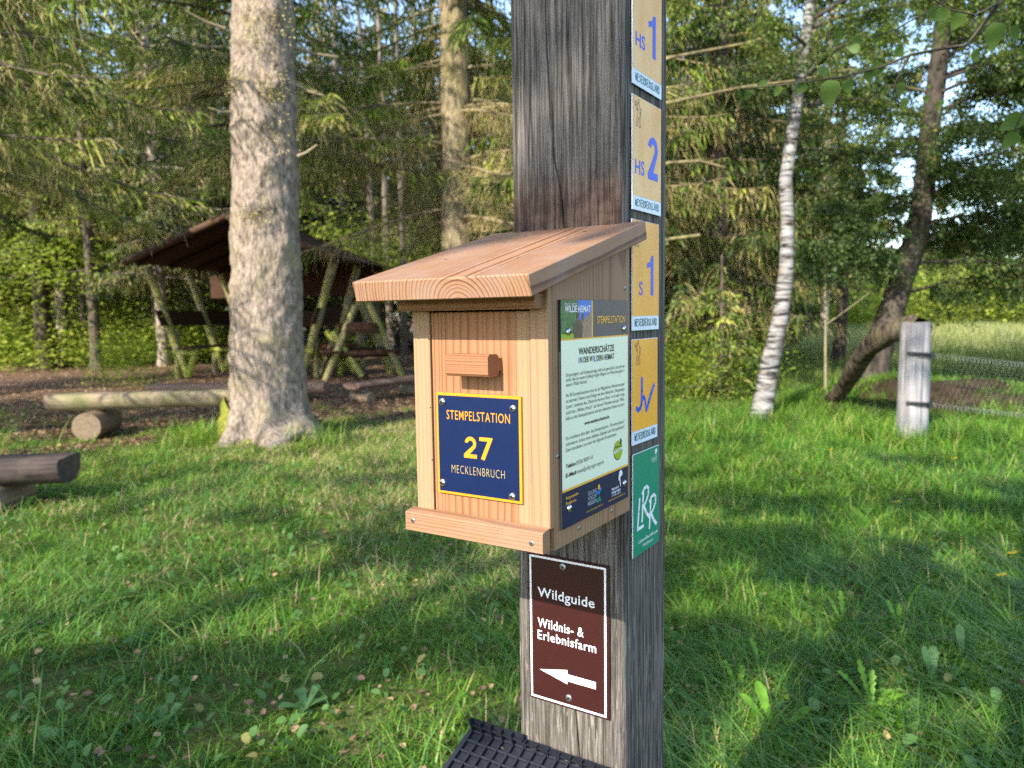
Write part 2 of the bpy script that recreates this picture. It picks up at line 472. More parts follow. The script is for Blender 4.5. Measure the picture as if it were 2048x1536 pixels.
M['moss'] = plain('moss', (.16, .17, .03), 1.0, .05, .4, 25, 1.0)
M['fence_wood'] = old_wood('fence_post_wood', (.07, .068, .072), (.36, .345, .35), None, 2, (.20, .185, .19))
M['brace_wood'] = bark('brace_wood', (.014, .011, .009), (.115, .088, .062), 9, (1, 1, .5), (.17, .14, .07), .06)
M['iron'] = plain('black_iron', (.012, .012, .015), .5, .4)
M['wire'] = plain('wire', (.22, .235, .24), .4, .5)
M['soil'] = plain('dark_soil', (.035, .024, .016), 1.0, .05, .5, 6, 1.0)
def birch_bark():
    t = NT('birch_bark'); o = t.obj()
    n1 = t.noise(o, 1.0, 5, .65, (3, 3, 22), .6); n2 = t.noise(o, 5, 4, .6)
    c = t.ramp(n1, [(.42, (.022, .02, .018)), (.49, (.16, .15, .14)), (.62, (.29, .28, .275))])
    c = t.mix(t.ramp(n2, [(.54, (0, 0, 0)), (.68, (1, 1, 1))]), c, (.22, .18, .13))
    sep = t.n('ShaderNodeSeparateXYZ'); t.l(o, sep.inputs[0])
    c = t.mix(t.math('MULTIPLY', t.ramp(t.noise(o, 2.2, 4, .6), [(.55, (0, 0, 0)), (.62, (1, 1, 1))]), .9), c, (.045, .036, .03))
    t.col(c, .7, .2); t.bump(n1, .6, .01)
    return t.m
M['birch'] = birch_bark()
M['dull_trunk'] = bark('dull_far_bark', (.07, .055, .042), (.22, .18, .145), 5, (1, 1, .3), None, .02)
M['pale_trunk'] = bark('pale_far_bark', (.16, .13, .10), (.40, .33, .27), 5, (1, 1, .3), None, .02)

G0, G1, G2, G3 = (.020, .042, .010), (.045, .085, .018), (.085, .135, .030), (.17, .20, .06)
M['needles'] = leafmat('spruce_needles', [(0, (.022, .042, .008)), (.35, (.075, .130, .016)), (.60, (.19, .270, .030)), (.80, (.36, .40, .060)), (.92, (.40, .34, .11)), (1, (.48, .40, .16))], .36)  # brightest tints stand in for sunlit dots on the near crowns
M['dark_needles'] = leafmat('dark_spruce_needles', [(0, (.018, .034, .008)), (.5, (.050, .085, .016)), (.8, (.14, .175, .030)), (.9, (.26, .22, .08)), (1, (.34, .28, .12))], .28)  # darker needles; deep in the wood their tone paints shade
M['dead_twigs'] = leafmat('bare_hanging_twigs', [(0, (.20, .15, .06)), (.5, (.42, .34, .14)), (1, (.56, .47, .20))], .15)
M['birch_leaves'] = leafmat('birch_leaves', [(0, (.045, .085, .018)), (.5, (.11, .165, .034)), (.82, (.20, .245, .05)), (.93, (.33, .29, .06)), (1, (.42, .28, .06))], .4)
M['alder_leaves'] = leafmat('dark_green_leaves', [(0, (.030, .062, .020)), (.55, (.072, .120, .034)), (.9, (.16, .19, .05)), (1, (.30, .25, .07))], .35, .45)
M['far_leaves'] = leafmat('far_foliage', [(0, (.018, .034, .012)), (.5, (.04, .066, .018)), (1, (.12, .15, .04))], .25)  # kept dark so gaps between nearer branches read as shade
M['bright_leaves'] = leafmat('young_beech_leaves', [(0, (.08, .14, .012)), (.5, (.24, .33, .03)), (1, (.46, .48, .08))], .5)  # leaf colour raised in place of sun the spruces block
M['big_leaf'] = leafmat('near_birch_leaf', [(0, (.055, .105, .022)), (.6, (.085, .145, .030)), (.93, (.13, .18, .04)), (1, (.34, .20, .07))], .4)
M['grass'] = leafmat('grass_blades', [(0, (.030, .095, .008)), (.32, (.080, .215, .016)), (.60, (.165, .33, .028)), (.78, (.33, .38, .06)), (.90, (.50, .40, .15)), (1, (.56, .45, .23))], .35, .42, .4)
M['straw'] = leafmat('dry_grass', [(0, (.18, .20, .06)), (.3, (.33, .29, .12)), (.7, (.50, .39, .20)), (1, (.60, .48, .28))], .3)
M['sedge'] = leafmat('blue_green_sedge', [(0, (.036, .10, .018)), (.55, (.095, .21, .036)), (.85, (.20, .31, .06)), (1, (.44, .37, .17))], .3, .38, .4)
M['meadow'] = leafmat('meadow_grass', [(0, (.07, .15, .025)), (.35, (.17, .25, .05)), (.65, (.37, .37, .13)), (1, (.55, .48, .26))], .4)
M['broad'] = leafmat('broad_leaves', [(0, (.050, .125, .030)), (.5, (.085, .185, .048)), (.9, (.13, .23, .08)), (1, (.30, .27, .09))], .35, .55, .22)
M['fallen'] = leafmat('fallen_leaves', [(0, (.075, .042, .026)), (.4, (.20, .110, .068)), (.7, (.36, .22, .135)), (.9, (.46, .33, .15)), (1, (.52, .42, .30))], .15)
M['petal'] = plain('yellow_petals', (.62, .42, .015), .6, .2)
M['stem'] = plain('green_stem', (.10, .16, .04), .7, .2)

# ------------------------------------------------------------------ ground
def hgt(x, y):
    x = np.asarray(x, float); y = np.asarray(y, float)
    h = .035 * np.sin(x * .9 + 1.3) * np.sin(y * .7 + .4) + .022 * np.sin(x * 2.3 + y * 1.1) + .014 * np.sin(x * 4.1 - y * 3.3 + 2)
    far = np.clip((np.hypot(x, y) - 3) / 6, 0, 1)
    h = h * far
    # low bank behind the fence post, a mossy foot round the old spruce
    h = h + .38 * np.exp(-(((x - 5.6) / 1.6) ** 2 + ((y - 11.4) / 1.0) ** 2))
    h = h + .22 * np.exp(-(((x - 8.0) / 2.0) ** 2 + ((y - 10.6) / .8) ** 2))
    h = h + .10 * np.exp(-(((x + 2.9) / 1.0) ** 2 + ((y - 9.2) / .9) ** 2))
    return h
def litter_mask(x, y):
    """1 where the forest floor is bare leaf litter, 0 where grass grows"""
    e = y + .55 * np.sin(x * .8 + .5) + .35 * np.sin(x * 2.1 + y * .9)
    a = np.clip((e - 9.55) / .9, 0, 1) * np.clip((1.6 - x + .3 * np.sin(y * 1.3)) / 1.2, 0, 1)
    b = np.clip(1 - np.abs(e - 8.95) / .7, 0, 1) * np.clip((-3.6 - x) / .6, 0, 1)
    n_ = .55 * np.sin(x * 1.9 + 1.2 * np.sin(y * 1.4)) * np.sin(y * 1.6 + np.sin(x * 1.1)) + .25 * np.sin(x * 5.1) * np.sin(y * 4.3 + 1)
    return np.maximum(a, b) * np.clip(1.0 + 1.1 * np.minimum(n_ + .12, 0) * (y < 16), 0, 1)
def litter_density(x, y): return litter_mask(x, y)

def build_ground():
    rs = np.concatenate([[0], np.geomspace(.8, 45, 120), np.geomspace(48, 400, 14)])
    na = 220
    an = np.linspace(0, 2 * np.pi, na, endpoint=False)
    X = rs[:, None] * np.sin(an)[None]; Y = rs[:, None] * np.cos(an)[None] + 0.0
    Z = hgt(X, Y)
    V = np.stack([X, Y, Z], -1).reshape(-1, 3)
    i = np.arange(len(rs) - 1)[:, None]; k = np.arange(na)[None]
    q = np.stack([i * na + k, i * na + (k + 1) % na, (i + 1) * na + (k + 1) % na, (i + 1) * na + k], -1).reshape(-1, 4)
    t = NT('forest_floor'); p = t.pos()
    sep = t.n('ShaderNodeSeparateXYZ'); t.l(p, sep.inputs[0])
    n1 = t.noise(p, 2.2, 6, .65); n2 = t.noise(p, 24, 5, .7); n3 = t.noise(p, .8, 4, .6)
    lit = t.ramp(n2, [(.28, (.035, .022, .014)), (.45, (.115, .070, .044)), (.6, (.24, .155, .105)), (.75, (.40, .28, .20))])
    gr = t.ramp(t.math('ADD', t.math('MULTIPLY', n1, .5), t.math('MULTIPLY', n2, .5)), [(.34, (.035, .050, .012)), (.5, (.075, .095, .024)), (.64, (.19, .155, .07))])
    e = t.math('ADD', sep.outputs[1], t.math('MULTIPLY', t.math('SUBTRACT', n3, .5), 2.4))
    ml = t.math('MULTIPLY', t.math('MULTIPLY', t.math('SUBTRACT', e, 9.2), 1.2, clamp=True), t.math('MULTIPLY', t.math('SUBTRACT', 1.6, sep.outputs[0]), .9, clamp=True))
    ml2 = t.math('MULTIPLY', t.math('MULTIPLY', t.math('SUBTRACT', -3.6, sep.outputs[0]), 1.4, clamp=True), t.math('MULTIPLY', t.math('SUBTRACT', e, 8.2), 2, clamp=True))
    c = t.mix(t.math('MAXIMUM', ml, ml2), gr, lit)
    t.col(c, .95, .1); t.bump(t.math('ADD', n2, n1), 1.0, .03)
    o = np_mesh('ground', V, np.full(len(q), 4), q.ravel(), t.m, smooth=True)
    tag(o, kind='structure')
build_ground()

# ------------------------------------------------------------------ the post, the box and the signs
ZC = CAM_H - 0.0071                                   # height of the local z = 0 line
PH_B, PH_P = R(-32.964), R(-32.889)                   # heading of the front faces
OB = Vector((-0.13769, 1.12473, ZC))                  # box: front left edge
OP = Vector((0.00454, 1.32578, ZC))                   # post: front left edge
PW, PD = 0.2068, 0.1895
OS = Vector((0.17821, 1.21348, ZC))                   # post: front right edge, origin of the right face
SIDE = PH_P + math.pi / 2
def local(O, ph, a):
    c, s = math.cos(ph), math.sin(ph)
    return Vector((O.x + c * a[0] - s * a[1], O.y + s * a[0] + c * a[1], O.z + a[2]))
class Fr:
    """a thing in a local frame: x right along the face, y into the face, z up; anchor = its base"""
    def __init__(s, name, O, ph, anchor, label, cat, group=None):
        s.a = anchor
        s.r = empty(name, local(O, ph, anchor), ph)
        tag(s.r, label, cat, group)
    def part(s, name, mb, mats, parent=None, smooth=None):
        return mb.build(name, mats, parent or s.r, s.a, smooth)

# text: built with Blender's own font, fitted to a box
_cap = None
def text_mesh(s, bold=0.0, shear=0.0, spacing=1.0):
    cu = D.curves.new('lettering', 'FONT')
    cu.body = s; cu.size = 1.0; cu.offset = bold; cu.shear = shear; cu.space_character = spacing; cu.resolution_u = 3
    ob = D.objects.new('lettering', cu)
    me = D.meshes.new_from_object(ob)
    D.objects.remove(ob); D.curves.remove(cu)
    return me
def put_text(mb, s, x0, x1, zb, cap, y, bold=0.0, shear=0.0, mi=0, spacing=1.0, slope=0.0):
    """text from x0 to x1 with its baseline at zb and capitals cap high"""
    global _cap
    if _cap is None:
        h = text_mesh('H'); _cap = max(v.co.y for v in h.vertices); D.meshes.remove(h)
    me = text_mesh(s, bold, shear, spacing)
    xs = [v.co.x for v in me.vertices]
    if not xs: return
    a, b = min(xs), max(xs); kx = (x1 - x0) / (b - a); kz = cap / (_cap + bold * 2)
    mb.add([(x0 + (v.co.x - a) * kx, y, zb + (v.co.y + bold) * kz + slope * (v.co.x - a) * kx) for v in me.vertices], [tuple(p.vertices) for p in me.polygons], mi)
    D.meshes.remove(me)

def screw_mb(c, axis, r=.0048, h=.0030, cross=True):
    mb = MB()
    mb.lathe(c, axis, [(r, 0), (r * 1.02, h * .3), (r * .86, h * .68), (r * .55, h * .92), (r * .2, h)], 18)
    if cross:
        ax = Vector(axis).normalized(); a = ax.orthogonal().normalized(); a = (a + ax.cross(a) * .5).normalized(); b = ax.cross(a)
        for d, e in ((a, b), (b, a)):
            p = Vector(c) + ax * (h * 1.03)
            mb.add([p + d * r * .48 + e * r * .12, p - d * r * .48 + e * r * .12, p - d * r * .48 - e * r * .12, p + d * r * .48 - e * r * .12], [(0, 1, 2, 3)], 1)
    return mb
SCREW = [M['steel'], M['dark']]
OLD_SCREW = [M['dull_steel'], M['dark']]

# --- post
def build_post():
    base = local(OP, PH_P, (0, 0, -ZC)); base.z = 0
    r = empty('wooden_post', base, PH_P)
    tag(r, 'thick square weathered grey oak post carrying the stamp box and trail signs', 'post')
    Wd, Dp, H = PW, PD, 2.75
    def crack(z):       # centre and half width of the long drying crack on the front face
        zz = z - ZC
        if zz > .31: x = .0745 - .010 * (zz - .36) + .0022 * math.sin(zz * 23); w = .0012 * min(1, (zz - .31) / .10)
        elif zz > .12: x = .0865 + .13 * (.265 - zz) + .002 * math.sin(zz * 41); w = .0014 * max(0, min(1, (.285 - zz) / .05))
        elif zz < -.60: x = .120 + .006 * math.sin(zz * 13); w = .0016 * max(0, 1 - abs((zz + .80) / .2))
        else: x = .100 + .020 * min(1, max(0, (.12 - zz) / .7)); w = 0
        return x, max(w, 0.0)
    vs, fs = [], []
    nz = 240
    # profile: front columns, right side, back, left side
    for i in range(nz + 1):
        z = H * i / nz
        xc, w = crack(z)
        def edge(u, v, amp=.0016):
            n = mnoise.noise(Vector((u * 40, v * 40, z * 9))) * amp + mnoise.noise(Vector((u * 160, v * 160, z * 14))) * amp * .45
            return n
        cols = []
        b = .0075 + .003 * mnoise.noise(Vector((3, 1, z * 4)))
        b2 = .0105 + .005 * mnoise.noise(Vector((7, 1, z * 5))) + (.004 if z < .8 else 0)
        for u in np.linspace(b, xc - .004, 14): cols.append((u, edge(u, 0)))
        cols += [(xc - w - .0006, edge(xc - w, 0)), (xc, .010 if w > 1e-5 else edge(xc, 0)), (xc + w + .0006, edge(xc + w, 0))]
        for u in np.linspace(xc + .004, Wd - b2, 18): cols.append((u, edge(u, 0)))
        cols.append((Wd - b2 * .35, b2 * .22)); cols.append((Wd - edge(Wd, .03, .001), b2 * .9))
        for v in np.linspace(b2 * 1.4, Dp - .008, 16): cols.append((Wd - edge(Wd, v, .0013), v))
        cols.append((Wd - .006, Dp)); cols += [(u, Dp) for u in np.linspace(Wd - .03, .03, 5)]
        cols.append((.006, Dp)); cols += [(edge(0, v, .0013), v) for v in np.linspace(Dp - .008, .012, 8)]
        cols.append((b * .3, b * .35))
        n = len(cols)
        vs += [(x, y, z) for x, y in cols]
    fs = [(i * n + k, i * n + (k + 1) % n, (i + 1) * n + (k + 1) % n, (i + 1) * n + k) for i in range(nz) for k in range(n)]
    mb = MB(); mb.add(vs, fs); mb.add(vs[-n:], [tuple(range(n))])
    mb.build('post_beam', M['post'], r)
build_post()

# --- stamp box
def build_box():
    W, DD = 0.2292, 0.2451
    f = Fr('stamp_box', OB, PH_B, (W / 2, DD / 2, -.3134), 'new reddish larch wood stamp box with slanted roof fixed to the post', 'stamp box')
    L = lambda *a, **k: larch(*a, **k)
    sl_, th, y0r, z0r = math.tan(R(14.99)), .02879, -.09796, .05405
    c14, s14 = math.cos(R(14.99)), math.sin(R(14.99))
    def under(y): return z0r + (y - y0r) * sl_ - th / c14 - .0006       # underside of the roof
    # roof board: own object with its own tilt so that the grain runs down the slope
    mb = MB(); RL = .36496
    mb.box(-.14435, .14435, 0, RL, -th, 0, .0018)
    ro = mb.build('roof', L('larch_roof', (.035, -.040), 'Y', .0056, (1.02, .96, .98), 0, 3.1, .006, .45, ((.055, .27, 0, .006), (-.10, .19, 0, .004), (.02, .33, 0, .003)), 1.15), f.r)
    ro.location = (.10807 - f.a[0], y0r - f.a[1], z0r - f.a[2]); ro.rotation_euler = (R(14.99), 0, 0)
    for x, y in ((-.079, .135), (.064, .11), (-.05, .255), (.07, .30)):
        s = screw_mb((x, y, -.0008), (0, 0, 1), .0040, .0012).build('screw', OLD_SCREW, ro)
    # side panels
    def side(x0, x1, mat):
        mb = MB()
        pr = [(0, -.3134), (DD, -.3134), (DD, under(DD)), (0, under(0))]
        vs = [(x, y, z) for x in (x0, x1) for y, z in pr]
        mb.add(vs, [(0, 1, 2, 3), (4, 7, 6, 5), (0, 4, 5, 1), (1, 5, 6, 2), (2, 6, 7, 3), (3, 7, 4, 0)])
        return f.part('side_panel', mb, mat)
    sp = side(W - .022, W, L('larch_side', (.35, .10), 'Z', .0040, (1.02, 1.0, 1.0), .05, 9.0, .008))
    side(0, .022, L('larch_side_far', (-.2, .12), 'Z', .0040, (1, 1, 1), .05, 4.0, .008))
    for y, z in ((.2283, .0444), (.0697, -.2994), (.177, -.2993), (.0100, -.1855)):
        f.part('screw', screw_mb((W, y, z), (1, 0, 0), .0036, .0012), OLD_SCREW, sp)
    # front jambs: the edges of the carcass, paler sapwood
    jm = L('larch_jamb', (.26, .20), 'Z', .0048, (1.03, 1.03, 1.02), .42, 1.0, .007)
    mb = MB(); mb.box(.0, .0306, -.012, -.0004, -.2818, under(0) - .004, .0008); j1 = f.part('jamb', mb, jm)
    jm2 = L('larch_jamb_right', (.30, .10), 'Z', .0052, (1.04, 1.0, .97), .30, 5.0, .010)
    mb = MB(); mb.box(.2012, W - .0002, -.012, -.0004, -.2818, under(0) - .004, .0008); f.part('jamb', mb, jm2)
    for x, z in ((.0295, -.028), (.0105, -.027), (.0290, -.1275), (.0300, -.205)):
        mb = MB(); mb.lathe((x, -.0121, z), (0, -1, 0), [(.0011, 0), (.0009, .0002)], 10); f.part('nail_hole', mb, M['dark'], j1)
    # black sheet painting the shade in the door gaps; floor and back behind it
    mb = MB(); mb.box(.0225, .2070, .0035, .0060, -.2990, .020); f.part('gap_shade_sheet', mb, M['dark'])
    mb = MB(); mb.box(.0225, .2070, .007, DD - .002, -.3120, -.3000); f.part('floor_board', mb, L('larch_floor', (.1, -.4), 'Y', .005))
    mb = MB(); mb.box(.0225, .2070, DD - .020, DD - .002, -.2995, under(DD) - .02); f.part('back_panel', mb, L('larch_back', (.3, .5), 'Z', .005))
    # door, two boards glued edge to edge: the right quarter is paler
    dm = L('larch_door', (.16, .17), 'Z', .0056, (1.06, .90, .80), 0, 7.0, .006, 0, ((.0405, -.0095, -.0060, .0075), (.115, -.0095, -.262, .003)))
    mb = MB(); mb.box(.0325, .1776, -.0095, .0025, -.2810, .0105, .0008); dr = f.part('door', mb, dm)
    mb = MB(); mb.box(.1777, .1997, -.0095, .0025, -.2810, .0105, .0008)
    f.part('door_strip', mb, L('larch_door_strip', (.40, .16), 'Z', .0058, (1.06, 1.02, .97), .45, 2.0, .005), dr)
    # handle: moulded block with a narrower stem
    y = -.0096
    hp = [(-.0005, -.0058), (.013, -.0058), (.013, -.0022), (.0165, -.0016), (.0172, 0), (.0385 - .004, 0), (.0385, -.0035), (.0385, -.0265), (.0385 - .003, -.0300), (.0172, -.0300), (.0165, -.0282), (.013, -.0276), (.013, -.0235), (-.0005, -.0235)]
    hx0, hx1, hz = .0840, .1546, -.0468
    vs = [(x, y - d_ + .0045, hz + h) for x in (hx0, hx1) for d_, h in hp]
    n = len(hp); mb = MB()
    mb.add(vs, [tuple(range(n)), tuple(range(2 * n - 1, n - 1, -1))] + [(k, n + k, n + (k + 1) % n, (k + 1) % n) for k in range(n)])
    f.part('handle', mb, L('larch_handle', (-.045, -.16), 'X', .0034, (1.05, .78, .70), 0, 8.0, .004, 0, (), .9), dr)
    # cleat under the roof
    mb = MB(); mb.box(-.0105, .2226, -.0340, -.0125, .0128, .0330, .0010)
    f.part('cleat', mb, L('larch_cleat', (.05, .20), 'X', .0036, (.95, .86, .80), 0, 6.0, .004))
    # bottom rail with sloped top
    pr = [(-.0125, -.2790), (-.0300, -.2822), (-.0315, -.2836), (-.0315, -.3095), (-.0300, -.3107), (-.0125, -.3107)]
    vs = [(x, y_, z) for x in (-.0078, .2288) for y_, z in pr]; n = len(pr); mb = MB()
    mb.add(vs, [tuple(range(n)), tuple(range(2 * n - 1, n - 1, -1))] + [(k, n + k, n + (k + 1) % n, (k + 1) % n) for k in range(n)])
    rl = f.part('bottom_rail', mb, L('larch_rail', (.03, -.36), 'X', .0052, (.98, .92, .92), 0, 2.6, .008, .25))
    for x, z in ((.0065, -.2945), (.2115, -.2975)):
        f.part('screw', screw_mb((x, -.0313, z), (0, -1, 0), .0040, .0010), OLD_SCREW, rl)
build_box()

# --- blue plaque on the door
def build_plaque():
    yb = -.0097
    x0, x1, z0, z1 = .0411, .1866, -.2517, -.1043
    f = Fr('station_plaque', OB, PH_B, ((x0 + x1) / 2, yb, z0), 'dark blue plaque with yellow rim reading Stempelstation 27 on the box door', 'plaque')
    mb = MB(); mb.box(x0, x1, yb - .0038, yb - .0002, z0, z1, .0003); f.part('board', mb, M['plaque_yellow'])
    mb = MB(); mb.box(x0 + .0038, x1 - .0038, yb - .0043, yb - .0035, z0 + .0038, z1 - .0038); f.part('blue_field', mb, M['navy'])
    y = yb - .0047
    mb = MB(); put_text(mb, 'STEMPELSTATION', .0606, .1692, -.1420, .0130, y, .002, 0, 0, 1.12); f.part('lettering', mb, M['plaque_yellow'])
    # numerals drawn as the plaque has them: round-topped two, straight seven
    mb = MB()
    cx, cz, ro, ri = .1019, -.1748, .0100, .0046
    pts_o = [(cx + ro * math.cos(a), cz + ro * math.sin(a)) for a in np.linspace(R(172), R(-32), 16)]
    pts_i = [(cx + ri * math.cos(a), cz + ri * math.sin(a)) for a in np.linspace(R(172), R(-32), 16)]
    for k in range(15): mb.poly([pts_o[k], pts_o[k + 1], pts_i[k + 1], pts_i[k]], y)
    mb.poly([pts_o[-1], (.1003, -.1900), (.0905, -.1900), pts_i[-1]], y)
    mb.poly([(.0902, -.1956), (.1128, -.1956), (.1128, -.1899), (.0902, -.1899)], y - .00003)
    mb.poly([(.1174, -.1642), (.1398, -.1642), (.1398, -.1660), (.1346, -.1696), (.1174, -.1696)], y)
    mb.poly([(.1398, -.1659), (.1258, -.1968), (.1196, -.1950), (.1323, -.1674)], y - .00003)
    f.part('numeral', mb, M['plaque_yellow'])
    mb = MB(); put_text(mb, 'MECKLENBRUCH', .0676, .1592, -.2193, .0112, y, -.022, 0, 0, 1.15); f.part('place_name', mb, M['pale_yellow'])
    for x, z in ((.0537, -.1172), (.1742, -.1206), (.0505, -.2358), (.1712, -.2422)):
        f.part('screw', screw_mb((x, yb - .0042, z), (0, -1, 0), .0054, .0036), SCREW)
build_plaque()

# --- information panel on the right side of the box
def build_panel():
    O = local(OB, PH_B, (.2292, 0, 0)); ph = PH_B + math.pi / 2
    x0, x1, z0, z1 = .0137, .2291, -.2880, .0246
    f = Fr('information_panel', O, ph, ((x0 + x1) / 2, 0, z0), 'tall mint green information panel headed Wanderschätze on the box side', 'sign')
    mb = MB(); mb.box(x0, x1, -.0042, -.0004, z0, z1, .0003); f.part('board', mb, M['black_edge'])
    y = -.0045
    quad = lambda mb, a, b, c, d, yy, mi=0: mb.poly([(a, c), (b, c), (b, d), (a, d)], yy, mi)
    zH, zF = -.0279, -.2337
    mb = MB(); quad(mb, x0 + .0005, x1 - .0003, zF, zH - .0018, y); f.part('text_field', mb, M['mint'])
    mb = MB(); quad(mb, .1082, x1 - .0003, zH, z1 - .0003, y); f.part('title_field', mb, M['taupe'])
    for q in ((x0 + .0005, x1 - .0003, zH - .0022, zH - .0001, y - .0001), (.1046, .1082, zH, z1 - .0003, y), (x0 + .0005, x1 - .0003, zF - .0032, zF, y - .0001)):
        mb = MB(); quad(mb, *q); f.part('divider', mb, M['ochre'])
    mb = MB(); quad(mb, x0 + .0005, x1 - .0003, z0 + .0003, zF - .0032, y); f.part('footer_field', mb, M['deep_navy'])
    # picture: wood on the left, sky and houses on the right, a standing figure between
    mb = MB()
    quad(mb, x0 + .0005, .0622, zH, z1 - .0003, y, 0)
    quad(mb, .0622, .1046, -.004, z1 - .0003, y, 1)
    mb.poly([(.0622, zH), (.1046, zH), (.1046, .0095), (.092, .003), (.082, -.002), (.0622, -.003)], y - .0001, 2)
    mb.poly([(.0735, -.004), (.0795, -.004), (.0795, .003), (.0765, .0075), (.0735, .003)], y - .0002, 3)
    mb.poly([(.0500, zH), (.0745, zH), (.0765, -.012), (.0725, -.0045), (.0665, -.0015), (.0580, -.0025), (.0520, -.0080), (.0490, -.0160)], y - .0003, 3)
    mb.disc(.0615, .0040, .0042, .0052, y - .0004, 16, 3)
    quad(mb, .0088 + x0 * .4, .0495, zH, -.0215, y - .0002, 4)
    f.part('picture', mb, [M['forest_print'], M['sky_blue'], M['house_print'], M['figure_print'], M['lime']])
    yt = y - .0006
    mb = MB(); put_text(mb, 'WILDE', .0243, .0590, .0078, .0092, yt, .014); put_text(mb, 'HEIMAT', .0622, .1002, .0075, .0092, yt, .014)
    put_text(mb, 'DAS IST UNSERE', .0245, .0585, .0180, .0020, yt, .0); f.part('picture_title', mb, M['white_print'])
    mb = MB(); put_text(mb, 'STEMPELSTATION', .1207, .2166, -.0090, .0107, yt, .012); f.part('title', mb, M['ochre'])
    mb = MB(); put_text(mb, 'WANDERSCHÄTZE', .0635, .1784, -.0512, .0096, yt, .012)
    put_text(mb, 'N DER W', .0680, .1062, -.0628, .0082, yt, .010); put_text(mb, 'DEN HEIMAT', .1185, .1784, -.0632, .0082, yt, .010)
    f.part('heading', mb, M['black_print'])
    mb = MB(); put_text(mb, 'I', .0638, .0653, -.0628, .0082, yt, .012); put_text(mb, 'IL', .1088, .1160, -.0630, .0082, yt, .012); f.part('heading_accent', mb, M['blue_print'])
    lines = [('Ursprünglich und bodenständig, wild und gemütlich, schroff und', .0265, .2150, -.0790), ('sanft, das ist unsere Solling-Vogler-Region im Weserbergland –', .0265, .2158, -.0856),
             ('unsere Wilde Heimat!', .0263, .0880, -.0925), ('An 50 Stempelstationen hast du die Möglichkeit Wanderstempel', .0261, .2147, -.1068), ('zu sammeln. Feiere erste Erfolge mit dem Abzeichen „Neugieriges', .0260, .2147, -.1145),
             ('Lamm“, entdecke das „Mystische Exmoor-Pony“ in dir oder trage', .0259, .2146, -.1224), ('stolz den „Wilden Hirsch“ auf deinem Wanderrucksack. Mehr', .0258, .2146, -.1304), ('Infos zu den Stempelstationen und den Abzeichen findest du unter', .0257, .2146, -.1384),
             ('Du möchtest dich über das Stempelsystem „Wanderschätze“', .0251, .2145, -.1656), ('informieren, findest einen defekten Stempel oder Stempelkasten?', .0250, .2144, -.1738), ('Dann kontaktiere uns unter den folgenden Kontaktdaten:', .0248, .1854, -.1818)]
    mb = MB()
    for s, a, b, z in lines: put_text(mb, s, a, b, z, .0048, yt, -.006)
    put_text(mb, '05536 96097-10', .0540, .1044, -.2046, .0056, yt, -.008); put_text(mb, 'stempel@solling-vogler-region.de', .0560, .1409, -.2174, .0056, yt, -.008)
    f.part('body_text', mb, M['black_print'])
    mb = MB(); put_text(mb, 'www.wanderschaetze.de', .0792, .1603, -.1518, .0052, yt, .016)
    put_text(mb, 'Telefon', .0241, .0520, -.2046, .0056, yt, .018); put_text(mb, 'E-Mail', .0238, .0535, -.2174, .0056, yt, .018); f.part('bold_text', mb, M['black_print'])
    mb = MB(); mb.disc(.1909, -.2060, .0158, .0150, yt, 28, 1); mb.disc(.1912, -.2052, .0156, .0146, yt - .0001, 28, 0)
    mb.poly([(.1752, -.2095), (.2064, -.2060), (.2066, -.2022), (.1754, -.2058)], yt - .0002, 2)
    put_text(mb, 'WANDERN IM SOLLING', .1785, .2035, -.2014, .0026, yt - .0003, .01, 0, 1); put_text(mb, 'GUT MARKIERT', .1790, .2030, -.2080, .0018, yt - .0004, .01, 0, 1, 1.0, .11)
    mb.poly([(.1950, -.1965), (.2010, -.1985), (.2040, -.1930), (.2015, -.1885), (.1985, -.1890), (.1990, -.1925)], yt - .0002, 1)
    f.part('round_emblem', mb, [M['lime'], M['black_print'], M['white_print']])
    mb = MB(); put_text(mb, 'Kooperations-', .0232, .0600, -.2478, .0046, yt, .012); put_text(mb, 'Projekt von', .0231, .0525, -.2556, .0046, yt, .012)
    put_text(mb, 'www.solling-vogler-region.de', .0828, .1371, -.2800, .0030, yt, -.004); put_text(mb, 'www.naturpark-solling-vogler.de', .1551, .2158, -.2800, .0030, yt, -.004)
    f.part('footer_text', mb, M['ochre'])
    mb = MB(); put_text(mb, 'SOLLING', .0885, .1165, -.2560, .0058, yt, -.004); put_text(mb, 'VOGLER', .0885, .1165, -.2635, .0058, yt, -.004); put_text(mb, 'REGION', .0885, .1165, -.2710, .0058, yt, .006)
    f.part('region_name', mb, M['grey_print'])
    mb = MB(); mb.disc(.1240, -.2502, .0036, .0042, yt, 16, 0); mb.strip([(.1175, -.2590), (.1205, -.2560), (.1240, -.2605), (.1275, -.2560), (.1310, -.2530)], .0030, yt, 1)
    mb.poly([(.1165, -.2745), (.1185, -.2680), (.1225, -.2650), (.1262, -.2640), (.1300, -.2705), (.1310, -.2728), (.1240, -.2715)], yt - .0001, 2); f.part('region_emblem', mb, [M['ochre'], M['cyan_print'], M['green_sign']])
    mb = MB()
    for dx, dz, rr in ((0, 0, .0042), (.0034, .0008, .0036), (-.0036, -.0022, .0036), (.0012, .0036, .0034), (-.0022, .0022, .0034), (-.0048, -.0062, .0030)): mb.disc(.1995 + dx, -.2452 + dz, rr, rr, yt - .00002 * len(mb.f), 14)
    mb.poly([(.1950, -.2510), (.1975, -.2510), (.2000, -.2640), (.1975, -.2640)], yt - .0003)
    put_text(mb, 'Naturpark', .1672, .1935, -.2650, .0042, yt, .014); put_text(mb, 'Solling-Vogler', .1672, .1995, -.2705, .0042, yt, .014); put_text(mb, 'im Weserbergland', .1672, .1995, -.2745, .0024, yt, 0)
    f.part('tree_emblem', mb, M['white_print'])
